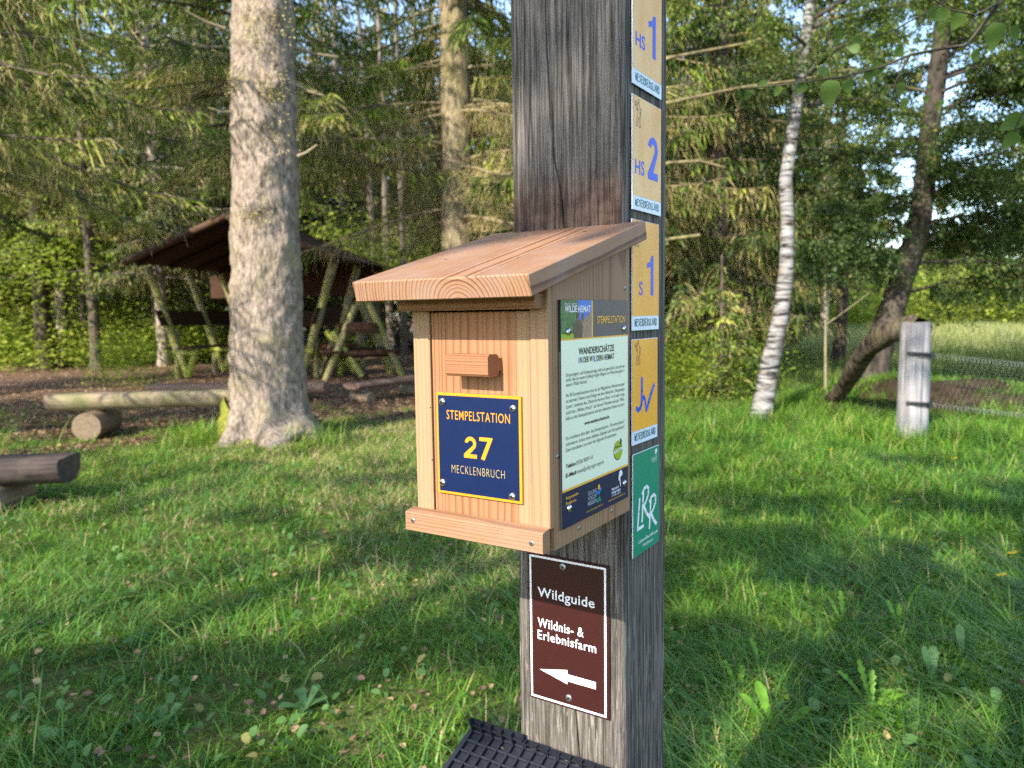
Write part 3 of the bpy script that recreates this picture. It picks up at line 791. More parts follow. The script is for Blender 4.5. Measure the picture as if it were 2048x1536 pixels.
    for x, z in ((.0343, -.0186), (.2140, -.0188), (.0330, -.2618), (.2143, -.2625)):
        f.part('screw', screw_mb((x, -.0043, z), (0, -1, 0), .0054, .0036), SCREW)
build_panel()

# --- yellow trail markers on the right face of the post
def weser(mb, x0, x1, z, h, y):
    """the hand-drawn look of the footer word: jagged strokes"""
    G = {'W': [[(0, 1), (.25, 0), (.5, .7), (.75, 0), (1, 1)]], 'E': [[(.9, 1), (.1, 1), (.05, 0), (.9, .05)], [(.1, .5), (.75, .55)]], 'S': [[(.95, .95), (.1, .8), (.9, .3), (0, .05)]],
         'R': [[(.1, 0), (.15, 1), (.9, .8), (.15, .5), (.95, 0)]], 'B': [[(.1, 0), (.15, 1), (.85, .8), (.2, .5), (.95, .25), (.1, 0)]], 'G': [[(.9, .9), (.15, .8), (.1, .1), (.9, .1), (.9, .5), (.5, .5)]],
         'L': [[(.1, 1), (.1, .02), (.95, .05)]], 'A': [[(0, 0), (.4, 1), (.9, 0)], [(.2, .4), (.75, .4)]], 'N': [[(.08, 0), (.12, 1), (.85, 0), (.9, 1)]], 'D': [[(.1, 0), (.1, 1), (.85, .75), (.85, .2), (.1, 0)]]}
    s = 'WESERBERGLAND'; w = (x1 - x0) / len(s)
    rr = random.Random(3)
    for i, ch in enumerate(s):
        for st in G[ch]:
            mb.strip([(x0 + w * (i + .06 + .86 * a), z + h * (b + rr.uniform(-.06, .06))) for a, b in st], h * .11, y - .00002 * (i % 3))
def hiker(mb, x, z, h, y, flip=1):
    P = lambda *a: [(x + flip * h * p, z + h * q) for p, q in a]
    w = h * .022
    mb.strip([(x + flip * h * .10 + h * .055 * math.cos(t), z + h * .93 + h * .07 * math.sin(t)) for t in np.linspace(0, 6.28, 11)], w, y)
    mb.strip(P((.10, .86), (-.02, .80), (-.10, .62), (-.04, .56), (0, .70), (.03, .48), (-.05, .30), (-.14, .02), (-.02, .0), (.06, .26), (.10, .36), (.14, .26), (.14, .0), (.26, .0), (.24, .30), (.22, .50)), w, y)
    mb.strip(P((.14, .84), (.22, .70), (.22, .50), (.34, .58), (.36, .66), (.22, .70)), w, y)
    mb.strip(P((-.04, .84), (-.16, .72), (-.24, .80), (-.18, .86), (-.06, .88)), w * 1.4, y)
    mb.strip(P((.33, .58), (.24, .32)), w, y)
def marker(x0, x1, z0, z1, zs, mat, label, build, thin=False):
    f = Fr('trail_marker', OS, SIDE, ((x0 + x1) / 2, 0, z0), label, 'sign', 'yellow trail markers on the right face of the post')
    mb = MB(); mb.box(x0, x1, -.0042, -.0022, z0, z1, .0003); f.part('board', mb, M['footer_white'])
    mb = MB(); mb.poly([(x0 + .0007, zs), (x1 - .0007, zs), (x1 - .0007, z1 - .0007), (x0 + .0007, z1 - .0007)], -.0045); f.part('colour_field', mb, mat)
    mb = MB(); weser(mb, x0 + .0095, x1 - .0085, z0 + (zs - z0) * .30, (zs - z0) * .50, -.0047); f.part('footer_word', mb, M['teal_print'])
    build(f)
    return f
YT = -.0048
def one(mb, x, z, h, w):                                  # the numeral 1 of the markers
    t = w * .44
    mb.poly([(x + w - t, z), (x + w, z), (x + w, z + h), (x + w - t * .6, z + h), (x + w - t, z + h * .93)], YT)
    mb.poly([(x + w - t, z + h * .93), (x + w - t * .45, z + h), (x + w * .55, z + h * .86), (x, z + h * .79), (x, z + h * .66), (x + w - t, z + h * .73)], YT - .00003)
def b1(f):
    mb = MB(); put_text(mb, 'HS', .0412, .0800, .4292, .0216, YT, .016); f.part('letters', mb, M['blue_print'])
    mb = MB(); one(mb, .0944, .4268, .0690, .0300); f.part('numeral', mb, M['blue_print'])
    mb = MB(); hiker(mb, .056, .515, .042, YT); f.part('hiker_outline', mb, M['outline_ink'])
marker(.0305, .1515, .3681, .560, .3922, M['pale_marker'], 'topmost yellow trail marker, faded, reading HS 1', b1)
def b2(f):
    mb = MB(); put_text(mb, 'HS', .0392, .0769, .2294, .0228, YT, .016); f.part('letters', mb, M['blue_print'])
    mb = MB()
    x, z, w, h = .0918, .2278, .0432, .0706
    cx, cz = x + w * .50, z + h * .715
    o_ = [(cx + w * .49 * math.cos(a), cz + h * .285 * math.sin(a)) for a in np.linspace(R(168), R(-38), 16)]
    i_ = [(cx + w * .19 * math.cos(a), cz + h * .125 * math.sin(a)) for a in np.linspace(R(168), R(-38), 16)]
    for k in range(15): mb.poly([o_[k], o_[k + 1], i_[k + 1], i_[k]], YT)
    mb.poly([o_[-1], (x + w * .52, z + h * .17), (x + w * .0, z + h * .13), i_[-1]], YT - .00003)
    mb.poly([(x, z), (x + w, z), (x + w, z + h * .175), (x, z + h * .175)], YT - .00006)
    f.part('numeral', mb, M['blue_print'])
    mb = MB(); hiker(mb, .0490, .3045, .0430, YT); f.part('hiker_outline', mb, M['outline_ink'])
marker(.0295, .1500, .1716, .3521, .1945, M['pale_marker'], 'second yellow trail marker from the top, faded, reading HS 2', b2)
def b3(f):
    mb = MB(); put_text(mb, 'S', .0551, .0706, .0343, .0222, YT, .014); f.part('letters', mb, M['blue_print'])
    mb = MB(); one(mb, .0893, .0345, .0670, .0268); f.part('numeral', mb, M['blue_print'])
    mb = MB(); hiker(mb, .0430, .1130, .0430, YT); f.part('hiker_outline', mb, M['outline_ink'])
marker(.0275, .1415, -.0237, .1565, .0000, M['gold_marker'], 'scuffed golden trail marker reading S 1 beside the box roof', b3)
def b4(f):
    mb = MB()
    mb.strip([(.0670, -.1050), (.0668, -.1250), (.0650, -.1480), (.0600, -.1540), (.0520, -.1570), (.0450, -.1530)], .0078, YT)
    mb.strip([(.0680, -.1420), (.0740, -.1360), (.0800, -.1410), (.0860, -.1600)], .0066, YT - .00003)
    mb.strip([(.0868, -.1600), (.0960, -.1480), (.1060, -.1340), (.1190, -.1205)], .0078, YT - .00006)
    for p in ((.0670, -.1050), (.0450, -.1530), (.1190, -.1205), (.0862, -.1603)): mb.disc(p[0], p[1], .0039, .0039, YT - .0001, 12)
    f.part('letters', mb, M['blue_print'])
    mb = MB(); hiker(mb, .0480, -.0800, .0400, YT); f.part('hiker_outline', mb, M['outline_ink'])
marker(.0270, .1362, -.2136, -.0380, -.1905, M['bright_marker'], 'lowest and brightest yellow trail marker, with blue joined letters JW', b4)

def build_green():
    x0, x1, z0, z1 = .0305, .1451, -.4055, -.2290
    f = Fr('green_trail_sign', OS, SIDE, ((x0 + x1) / 2, 0, z0), 'green trail sign with white handwritten LRR below the yellow markers', 'sign')
    mb = MB(); mb.box(x0, x1, -.0042, -.0022, z0, z1, .0003); f.part('board', mb, M['white_print'])
    mb = MB(); mb.poly([(x0 + .0006, z0 + .0006), (x1 - .0006, z0 + .0006), (x1 - .0006, z1 - .0006), (x0 + .0006, z1 - .0006)], -.0045); f.part('green_field', mb, M['green_sign'])
    mb = MB()
    mb.strip([(.0572, -.3085), (.0535, -.3300), (.0485, -.3600), (.0730, -.3590)], .0055, YT)
    def Rl(x, z, w, h):
        mb.strip([(x, z), (x + w * .12, z + h * .55), (x + w * .20, z + h * .93)], .0060, YT)
        mb.strip([(x + w * .02, z + h * .84), (x + w * .22, z + h * .95), (x + w * .60, z + h), (x + w * .86, z + h * .90), (x + w * .82, z + h * .72), (x + w * .55, z + h * .55), (x + w * .22, z + h * .44)], .0055, YT - .00004)
        mb.strip([(x + w * .22, z + h * .44), (x + w * .58, z + h * .18), (x + w * .95, z + h * .02)], .0070, YT - .00008)
    Rl(.0672, -.3500, .0330, .0575); Rl(.0995, -.3700, .0330, .0560)
    f.part('large_letters', mb, M['white_print'])
    mb = MB(); put_text(mb, 'LebensRaumRoute', .0530, .1369, -.3858, .0062, YT, .006); put_text(mb, 'Hochmoor', .0711, .1173, -.3958, .0056, YT, .004)
    for a, z_ in ((.0530, .0090), (.0795, .0092), (.1090, .0092)): pass
    put_text(mb, 'Naturpark', .1091, .1323, -.2498, .0022, YT, .01); put_text(mb, 'Solling-Vogler', .1091, .1323, -.2528, .0022, YT, .01); put_text(mb, 'im Weserbergland', .1091, .1323, -.2556, .0015, YT)
    f.part('lettering', mb, M['white_print'])
    mb = MB()
    for k, (dx, dz, rr) in enumerate(((0, 0, .0032), (.0026, .0006, .0028), (-.0024, -.0018, .0026), (.001, .0028, .0026), (-.0018, .0016, .0026))): mb.disc(.1290 + dx, -.2385 + dz, rr, rr, YT - .00002 * k, 12)
    mb.poly([(.1268, -.2405), (.1284, -.2405), (.1302, -.2488), (.1286, -.2488)], YT - .0002); f.part('tree_emblem', mb, M['white_print'])
build_green()

# --- brown direction sign
def build_brown():
    x0, x1, z0, z1 = .0261, .1845, -.6802, -.4125
    f = Fr('direction_sign', OP, PH_P, ((x0 + x1) / 2, 0, z0), 'dark brown direction sign reading Wildguide with white arrow below the box', 'sign')
    mb = MB(); mb.box(x0, x1, -.0062, -.0028, z0, z1, .0006); f.part('board', mb, M['brown_sign'])
    y = -.0065; a, b, c, d, t = x0 + .0036, x1 - .0056, z0 + .0036, z1 - .0036, .0036
    mb = MB()
    for (p, q, r_, s) in ((a, b, d - t, d), (a, b, c, c + t)): mb.poly([(p, r_), (q, r_), (q, s), (p, s)], y)
    for (p, q) in ((a, a + t), (b - t, b)): mb.poly([(p, c + t), (q, c + t), (q, d - t), (p, d - t)], y)
    f.part('border', mb, M['white_print'])
    mb = MB(); put_text(mb, 'Wildguide', .0462, .1574, -.4895, .0172, y - .0002, .013, 0, 0, 1.06); put_text(mb, 'Wildnis- &', .0454, .1364, -.5448, .0165, y - .0002, .008, 0, 0, 1.10); put_text(mb, 'Erlebnisfarm', .0451, .1600, -.5672, .0162, y - .0002, .008, 0, 0, 1.10)
    f.part('lettering', mb, M['white_print'])
    mb = MB(); mb.poly([(.0484, -.6230), (.1042, -.6108), (.1042, -.6366)], y - .0002); mb.poly([(.1042, -.6184), (.1590, -.6186), (.1590, -.6312), (.1042, -.6310)], y - .0002)
    f.part('arrow', mb, M['white_print'])
    for x, z in ((.0972, -.4280), (.1063, -.6610)):
        f.part('screw', screw_mb((x, -.0063, z), (0, -1, 0), .0064, .0022), OLD_SCREW)
build_brown()

# --- rubber mat on the sloping lid in front of the post
def build_mat():
    f = Fr('rubber_mat', OP, PH_P, (.10, -.15, -.83), 'black rubber honeycomb mat nailed on a sloping lid at the foot of the sign', 'mat')
    x0, x1, slope = -.0975, .318, R(21.6)
    P = .0228; wl = .0036; nx = int((x1 - x0) / P); ny = 12
    Mx = Matrix.Translation((0, -.0130, -.7745)) @ Matrix.Rotation(slope, 4, 'X')
    mb = MB()
    def bx(a, b, c, d, e, g, bev=.0004): mb.box(a, b, c, d, e, g, bev, 0, Mx)
    L = ny * P
    bx(x0, x1, -L, 0, -.0105, -.0085, 0)                          # thin sheet closing the cells
    for i in range(nx + 1):
        w = wl * rng.uniform(.85, 1.2); x = x0 + i * P
        bx(x - w / 2, x + w / 2, -L, 0, -.0084, -.0002 + rng.uniform(-.0006, .0004))
    for j in range(ny + 1):
        for i in range(nx):
            w = wl * rng.uniform(.8, 1.2); yy = -j * P + rng.uniform(-.0006, .0006); xx = x0 + i * P
            bx(xx + wl * .56, xx + P - wl * .56, yy - w / 2, yy + w / 2, -.0084, -.0008 + rng.uniform(-.0006, .0005))
    bx(x0 - .0085, x0 - wl * .6, -L, 0, -.0084, -.0022); 
    f.part('mat', mb, M['rubber'])
    # the back edge is folded up against the post
    mb = MB()
    for i in range(nx):
        up = .0225 + (.0035 if i < 5 else -.006) + rng.uniform(-.002, .002)
        a = x0 + i * P + (.0 if i < 5 else .004)
        yb = .0042 if i < 5 else .0068
        mb.box(a, a + P, yb - .0008, yb + .0008, -.7790, -.7775 + up)
        mb.box(a, a + .0028, yb - .0115, yb - .0010, -.7785, -.7780 + up + rng.uniform(-.002, .003))
        mb.box(a + .0030, a + P - .0002, yb - .0095, yb - .0010, -.7775 + up * .52, -.7750 + up * .52)
    for v in range(len(mb.v)):
        x, y, z = mb.v[v]; mb.v[v] = (x, y - .0105 - (z + .7785) * .30, z)
    f.part('folded_edge', mb, M['rubber'])
    mb = MB(); rr = random.Random(4)
    for k in range(26):
        c = Mx @ Vector((rr.uniform(x0 + .01, x0 + .26), rr.uniform(-.20, -.012), rr.uniform(-.0075, .0012))); a = rr.uniform(0, 6.28); l = rr.uniform(.002, .006); w_ = l * rr.uniform(.2, .6)
        d = Vector((math.cos(a), math.sin(a), rr.uniform(-.1, .5))) * l; e = Vector((-math.sin(a), math.cos(a), rr.uniform(-.2, .2))) * w_
        mb.add([c - d, c + e, c + d, c - e], [(0, 1, 2, 3)])
    f.part('dry_debris', mb, M['twig'])
    mb = MB(); mb.box(x0 + .012, x1 - .012, -L + .01, -.001, -.034, -.0115, .002, 0, Mx); f.part('lid_board', mb, M['bench_dark'])
    # the case under the lid, standing on the ground in front of the post
    mb = MB()
    for x in (x0 + .03, x1 - .06): mb.box(x, x + .03, -.03, -.006, -ZC, -.835, .002); mb.box(x, x + .03, -.22, -.19, -ZC, -.905, .002)
    f.part('frame_leg', mb, M['bench_dark'])
build_mat()

# ------------------------------------------------------------------ grass and ground cover
def in_view(x, y, px0=-120, px1=2168, pymax=1720):
    """roughly inside the photo's field of view (with a margin), on the ground"""
    px = 1024 + F_PX * x / np.maximum(y, .05)
    d = np.hypot(x, y)
    return (px > px0) & (px < px1) & (y > 1.6)

def sample_ground(n, y0, y1, pw=1.0, margin=.78):
    """points in the view wedge, density falling with distance as d^-pw"""
    u = rng.random(n)
    if pw == 2: y = y0 * (y1 / y0) ** u
    else:
        k = 2 - pw; y = (y0 ** k + u * (y1 ** k - y0 ** k)) ** (1 / k)
    x = rng.uniform(-margin, margin, n) * y
    return x, y

def blades(x, y, h, w, lean, curl, ang, z=None):
    """arched blades: 4 levels, tip pointed. returns V (n,7,3)"""
    n = len(x)
    z = hgt(x, y) if z is None else z
    dx, dy = np.cos(ang), np.sin(ang)
    sx, sy = -dy, dx
    V = np.zeros((n, 7, 3))
    for lv, t in enumerate((0, .38, .74, 1.0)):
        fw = h * (lean * t + curl * t * t)
        up = h * (t - .42 * curl * t * t)
        cx, cy_, cz = x + dx * fw, y + dy * fw, z - .01 + up
        ww = w * (1, .9, .6, 0)[lv] * .5
        if lv < 3:
            V[:, lv * 2] = np.stack([cx - sx * ww, cy_ - sy * ww, cz], -1)
            V[:, lv * 2 + 1] = np.stack([cx + sx * ww, cy_ + sy * ww, cz], -1)
        else: V[:, 6] = np.stack([cx, cy_, cz], -1)
    return V
def blades_obj(name, V, tint, mat, label=None):
    n = len(V)
    base = (np.arange(n) * 7)[:, None]
    loops = (base + np.array([0, 1, 3, 2, 2, 3, 5, 4, 4, 5, 6])[None]).ravel()
    sizes = np.tile([4, 4, 3], n)
    o = np_mesh(name, V.reshape(-1, 3), sizes, loops, mat, np.repeat(tint, 3))
    tag(o, label, None, None, 'stuff'); return o
def fbm(x, y, s, seed=0):
    v = 0; a = 1; tot = 0
    for k in range(4):
        p = seed * 7.3 + k * 2.1
        v = v + a * np.sin(x * s + 1.7 * np.sin(y * s * .8 + p) + p) * np.sin(y * s * 1.1 + 1.3 * np.sin(x * s * .9 + p * 1.9) + p * 2)
        tot += a; a *= .55; s *= 2.03
    return v / tot

def build_lawn():
    n = 330000
    x, y = sample_ground(n, 2.0, 13.0, 1.15)
    lm = litter_mask(x, y)
    dens = .80 + .35 * fbm(x, y, 1.9, 1)
    dens = dens * (1 - .45 * np.exp(-(((x + .9) / 1.8) ** 2 + ((y - 6.6) / 2.0) ** 2)))
    dens = dens * np.clip(.72 + .9 * fbm(x, y, 6.0, 81), .12, 1)
    keep = (rng.random(n) < dens * (1 - .97 * lm)) & (x < 9)
    x, y = x[keep], y[keep]; n = len(x)
    d = np.hypot(x, y)
    cl = fbm(x, y, 2.6, 5); cl2 = fbm(x, y, .9, 9)
    right = np.clip((x - .2 * y * .3 - .3) / .8, 0, 1)          # rougher, longer grass to the right of the post
    cl3 = fbm(x, y, 7.5, 71)
    h = (.040 + .050 * rng.random(n)) * (1 + .40 * cl) * (1 + .55 * cl3) * (1 + .75 * right) * (1 + .04 * np.clip(y - 4, 0, 6))
    h = np.clip(h, .025, .28)
    w = (.0032 + .0034 * rng.random(n) ** 2) * (1 + .13 * np.clip(d - 3, 0, 9))
    V = blades(x, y, h, w, rng.uniform(0, .9, n), rng.uniform(.1, 1.2, n), rng.uniform(0, 6.28, n) + 1.2 * cl3)
    dry = np.clip(.75 * cl2 + .45 * cl + .5 * np.exp(-(((x + .8) / 1.8) ** 2 + ((y - 6.8) / 1.8) ** 2)), -1, 1.2)
    tint = np.clip(.34 + .22 * rng.standard_normal(n) + .22 * dry + .05 * np.clip(y - 5, 0, 4) * (x < 1.2), 0, 1)
    blades_obj('lawn_grass', V, tint, M['grass'], 'short green lawn grass under the post and log benches')
    # long blades lying over in swirls
    n = 46000
    x, y = sample_ground(n, 2.0, 9.5, 1.0)
    cl = fbm(x, y, 1.5, 3)
    keep = rng.random(n) < np.clip(.12 + .8 * cl + .60 * (x > .5), .02, 1) * (1 - litter_mask(x, y))
    x, y = x[keep], y[keep]; n = len(x)
    ang = 3.0 * fbm(x, y, .8, 4) + rng.normal(0, 1.0, n) + 2.5
    h = rng.uniform(.11, .26, n); d = np.hypot(x, y)
    V = blades(x, y, h, rng.uniform(.0034, .0072, n) * (1 + .06 * np.clip(d - 3, 0, 7)), rng.uniform(.1, .5, n), rng.uniform(.7, 1.5, n), ang)
    blades_obj('long_grass', V, np.clip(rng.normal(.45, .22, n), 0, 1), M['sedge'], 'long blue green grass lying over in swirls in the lawn')
    # dry straw tufts
    n = 110000
    x, y = sample_ground(n, 2.4, 12.5, 1.0)
    cl = fbm(x, y, 1.3, 11)
    sp = 1.3 * np.exp(-(((x + 1.2) / 1.4) ** 2 + ((y - 8.6) / 1.2) ** 2)) + .75 * np.exp(-(((x + .9) / 1.9) ** 2 + ((y - 6.2) / 1.5) ** 2)) + .35 * np.exp(-(((x - 2.6) / 1.0) ** 2 + ((y - 7.0) / .9) ** 2)) + .6 * np.exp(-(((x - .2) / .7) ** 2 + ((y - 4.3) / .6) ** 2))
    keep = rng.random(n) < np.clip(-.12 + .5 * cl + sp, .0, 1) * (1 - .6 * litter_mask(x, y))
    x, y = x[keep], y[keep]; n = len(x); d = np.hypot(x, y)
    V = blades(x, y, rng.uniform(.05, .16, n), rng.uniform(.0024, .004, n) * (1 + .10 * np.clip(d - 3, 0, 9)), rng.uniform(.1, .7, n), rng.uniform(.5, 1.4, n), rng.uniform(0, 6.28, n))
    blades_obj('straw_grass', V, rng.random(n), M['straw'], 'dry straw coloured grass lying among the lawn')
    # seed stalks
    n = 260
    x, y = sample_ground(n, 2.3, 8, 1.0)
    V = blades(x, y, rng.uniform(.10, .24, n), rng.uniform(.003, .0045, n), rng.uniform(0, .25, n), rng.uniform(0, .3, n), rng.uniform(0, 6.28, n))
    blades_obj('seed_stalks', V, rng.uniform(.55, .9, n), M['straw'], 'thin upright seed stalks standing out of the lawn')
build_lawn()

def build_meadow():
    n = 190000
    y = 8.5 * (85 / 8.5) ** rng.random(n); x = rng.uniform(.12, .80, n) * y
    cl = fbm(x, y, .5, 21)
    dirt = np.exp(-(((x - 5.8) / 1.5) ** 2 + ((y - 10.8) / .8) ** 2))
    keep = (rng.random(n) < (.75 + .4 * cl) * (1 - .85 * dirt))
    x, y, cl = x[keep], y[keep], cl[keep]; n = len(x)
    ta = np.clip((y - 14) / 8, 0, 1)
    green = np.exp(-(((x - 6.8) / 1.8) ** 2 + ((y - 12.6) / 1.1) ** 2))
    h = rng.uniform(.08, .22, n) * (1 + 3.6 * ta * (.7 + .5 * cl)) * (1 - .5 * green)
    w = .0052 * (1 + .11 * np.clip(y - 8, 0, 80)) * rng.uniform(.7, 1.3, n)
    V = blades(x, y, h, w, rng.uniform(0, .35, n), rng.uniform(.1, .8, n), rng.uniform(0, 6.28, n))
    tint = np.clip(.18 + .18 * rng.standard_normal(n) + .38 * ta + .18 * cl - .25 * green, 0, 1)
    blades_obj('meadow_grass', V, tint, M['meadow'], 'tall pale meadow grass beyond the fence post')
    # tufts round the fence post and the birch foot
    P = []
    for cx, cy_, k, r in ((4.4, 8.15, 900, .5), (3.3, 9.95, 700, .5), (3.9, 8.6, 900, .8), (2.9, 9.0, 600, .7), (5.2, 8.1, 700, .7), (2.3, 8.4, 600, .8), (-3.7, 8.7, 500, .35), (-2.2, 8.6, 160, .3), (-5.0, 5.6, 200, .4), (-6.6, 8.6, 500, .7), (-8.0, 10.5, 500, .9)):
        P.append(np.stack([cx + r * rng.standard_normal(k) * .6, cy_ + r * rng.standard_normal(k) * .6], -1))
    P = np.concatenate(P); n = len(P); x, y = P[:, 0], P[:, 1]
    V = blades(x, y, rng.uniform(.14, .42, n), rng.uniform(.005, .009, n), rng.uniform(.05, .5, n), rng.uniform(.2, 1.1, n), rng.uniform(0, 6.28, n))
    blades_obj('grass_tufts', V, np.clip(rng.normal(.5, .2, n), 0, .95), M['grass'], 'taller grass tufts round the fence post, birch and spruce feet')
build_meadow()

def leaf_quads(c, ang, pitch, roll, L, W, fold=.25, shape=(.0, .42, 1.0)):
    """n leaves as two quads each (folded on the midrib): base, shoulder, tip"""
    n = len(c)
    f = np.stack([np.cos(ang) * np.cos(pitch), np.sin(ang) * np.cos(pitch), np.sin(pitch)], -1)
    s = np.stack([-np.sin(ang), np.cos(ang), np.zeros(n)], -1)
    nn = np.cross(f, s)
    s2 = s * np.cos(roll)[:, None] + nn * np.sin(roll)[:, None]
    n2 = np.cross(f, s2)
    L = np.asarray(L)[:, None]; W = np.asarray(W)[:, None]
    b = c; m1 = c + f * L * .34; tip = c + f * L
    out = []
    for sg in (1, -1):
        e1 = c + f * L * .30 + s2 * sg * W * .5 + n2 * W * fold
        e2 = c + f * L * .70 + s2 * sg * W * .40 + n2 * W * fold * .8
        out.append(np.stack([b, e1, e2, tip], 1))
    return np.stack(out, 1).reshape(-1, 4, 3)

def build_litter():
    # fallen leaves on the forest floor (thick) and strewn through the lawn (thin)
    n = 60000
    y = 7.5 * (24 / 7.5) ** rng.random(n); x = rng.uniform(-.85, .15, n) * y
    keep = rng.random(n) < litter_density(x, y) * .9
    x, y = x[keep], y[keep]
    n2 = 4200
    x2, y2 = sample_ground(n2, 2.1, 10, 1.2)
    cl = fbm(x2, y2, 1.4, 31); k2 = rng.random(n2) < np.clip(.42 + .6 * cl + .15 * (x2 > .5) + .4 * np.exp(-(((x2 + .9) / 1.8) ** 2 + ((y2 - 6.4) / 2.2) ** 2)), 0, 1)
    x = np.concatenate([x, x2[k2]]); y = np.concatenate([y, y2[k2]]); n = len(x); lawn = np.arange(n) >= n - k2.sum()
    z = hgt(x, y) + np.where(lawn, rng.uniform(.02, .055, n), rng.uniform(.002, .03, n))
    Ls = rng.uniform(.028, .055, n) * np.where(lawn, .75, 1.25)
    Q = leaf_quads(np.stack([x, y, z], -1), rng.uniform(0, 6.28, n), rng.uniform(-.35, .45, n), rng.uniform(-.5, .5, n), Ls, Ls * rng.uniform(.5, .8, n), .15)
    t = np.clip(rng.normal(.45, .25, n), 0, np.where(lawn, .85, 1))
    o = quads_obj('leaf_litter', Q, M['fallen'], np.repeat(t, 2)); tag(o, 'reddish brown fallen leaves covering the forest floor and strewn over the grass', None, None, 'stuff')
build_litter()

def build_weeds():
    # plantain and clover leaves through the lawn: broad rounded leaves, many to a square metre
    n = 6500
    x, y = sample_ground(n, 2.1, 7.5, 1.3)
    cl = fbm(x, y, 2.1, 41)
    keep = rng.random(n) < np.clip(.36 + .8 * cl, .03, 1)
    x, y = x[keep], y[keep]; n = len(x)
    z = hgt(x, y) + rng.uniform(.02, .06, n)
    L = rng.uniform(.018, .055, n)
    k = 8; ts = np.linspace(0, 2 * np.pi, k, endpoint=False)
    ang = rng.uniform(0, 6.28, n); pt = rng.uniform(-.15, .85, n); rl = rng.uniform(-.5, .5, n)
    f = np.stack([np.cos(ang) * np.cos(pt), np.sin(ang) * np.cos(pt), np.sin(pt)], -1); s = np.stack([-np.sin(ang), np.cos(ang), 0 * ang], -1); nn = np.cross(f, s)
    s = s * np.cos(rl)[:, None] + nn * np.sin(rl)[:, None]; nn = np.cross(f, s)
    c = np.stack([x, y, z], -1)
    V = c[:, None] + f[:, None] * (L[:, None] * (.5 + .5 * np.cos(ts)[None]))[..., None] + s[:, None] * (L[:, None] * .36 * np.sin(ts)[None])[..., None] + nn[:, None] * (L[:, None] * (.10 * np.abs(np.sin(ts)) - .10 * (np.cos(ts)) ** 2)[None])[..., None]
    o = np_mesh('broad_leaf_weeds', V.reshape(-1, 3), np.full(n, k), np.arange(n * k), M['broad'], np.clip(rng.normal(.5, .25, n), 0, 1), smooth=True)
    tag(o, 'low broad plantain and clover leaves growing all through the lawn', None, None, 'stuff')
build_weeds()

# dandelion rosettes in the rough grass to the right of the post
def strap_leaf(mb, base, ang, L, W, rise, curl, tooth=.3, n=9, mi=0):
    base = Vector(base); d = Vector((math.cos(ang), math.sin(ang), 0)); s = Vector((-d.y, d.x, 0))
    row = []
    for i in range(n + 1):
        t = i / n
        p = base + d * (L * (t * math.cos(rise) - .0)) + Vector((0, 0, L * (t * math.sin(rise) - curl * t * t)))
        w = W * (.22 + 1.35 * t) * (1 - max(0, (t - .72) / .28) ** 2 * .93) * .5
        w *= (1 - tooth * (i % 2)) if t < .95 else .5
        row.append((p - s * w + Vector((0, 0, w * .35)), p, p + s * w + Vector((0, 0, w * .35))))
    vs = [v for r_ in row for v in r_]
    fs = []
    for i in range(n):
        a = i * 3
        fs += [(a, a + 1, a + 4, a + 3), (a + 1, a + 2, a + 5, a + 4)]
    mb.add(vs, fs, mi, True)
def blade_mat(name, c, var):
    t = NT(name); o = t.obj(); v = t.noise(o, 22, 4)
    c1 = t.ramp(v, [(.3, tuple(x * (1 - var) for x in c)), (.7, tuple(x * (1 + var) for x in c))])
    t.col(c1, .55, .25)
    tr = t.n('ShaderNodeBsdfTranslucent'); t.l(c1, tr.inputs[0]); mx = t.n('ShaderNodeMixShader'); mx.inputs[0].default_value = .35
    t.l(t.b.outputs[0], mx.inputs[1]); t.l(tr.outputs[0], mx.inputs[2]); t.l(mx.outputs[0], t.out.inputs[0]); t.bump(t.noise(o, 60, 3), .5, .002)
    return t.m
M['dandelion'] = blade_mat('dandelion_leaf', (.13, .28, .025), .35)
M['dock'] = blade_mat('pale_dock_leaf', (.12, .23, .075), .35)
def G3(px, py):
    w = ray(px, py); t = -CAM_H / w.z; x, y = w.x * t, w.y * t
    return Vector((x, y, float(hgt(x, y))))
def plant(px, py, spec, label, mat, name='dandelion_plant', cat='plant', group='leafy plants in the rough grass'):
    p = G3(px, py)
    r = empty(name, p); tag(r, label, cat, group)
    rr = random.Random(px)
    extra = [(a_ + rr.uniform(-.5, .5), L_ * rr.uniform(.55, .9), W_ * .8, max(.15, r_ * rr.uniform(.3, .7)), c_, t_) for (a_, L_, W_, r_, c_, t_) in spec for a_ in (a_ + 2.1, a_ - 2.0)]
    for (ang, L, W, rise, curl, tooth) in list(spec) + extra:
        mb = MB(); strap_leaf(mb, (0, 0, .005), ang, L * 1.12, W * .8, rise, curl, min(.62, tooth * 1.35), 13)
        mb.build('leaf', mat, r)
    return r
plant(1745, 1430, [(2.4, .20, .040, .95, .25, .42), (1.9, .19, .038, 1.2, .1, .42), (1.2, .17, .034, 1.15, .2, .40), (3.3, .17, .034, .7, .2, .42), (.5, .14, .03, .8, .3, .4)], 'largest dandelion, with upright bright toothed leaves, in the middle of the rough grass', M['dandelion'])
plant(1552, 1480, [(2.5, .19, .050, .9, .2, .10), (2.0, .20, .052, 1.1, .15, .10), (1.3, .12, .04, .6, .2, .1)], 'two long smooth bright leaves rising beside brown fallen leaves near the bottom edge', M['dandelion'])
plant(1866, 1375, [(1.9, .15, .042, 1.25, .1, .10), (1.1, .16, .044, 1.1, .15, .12), (2.9, .10, .034, .7, .2, .12), (.2, .09, .03, .5, .2, .1)], 'leafy plant with paired upright pale green leaves towards the right edge', M['dock'])
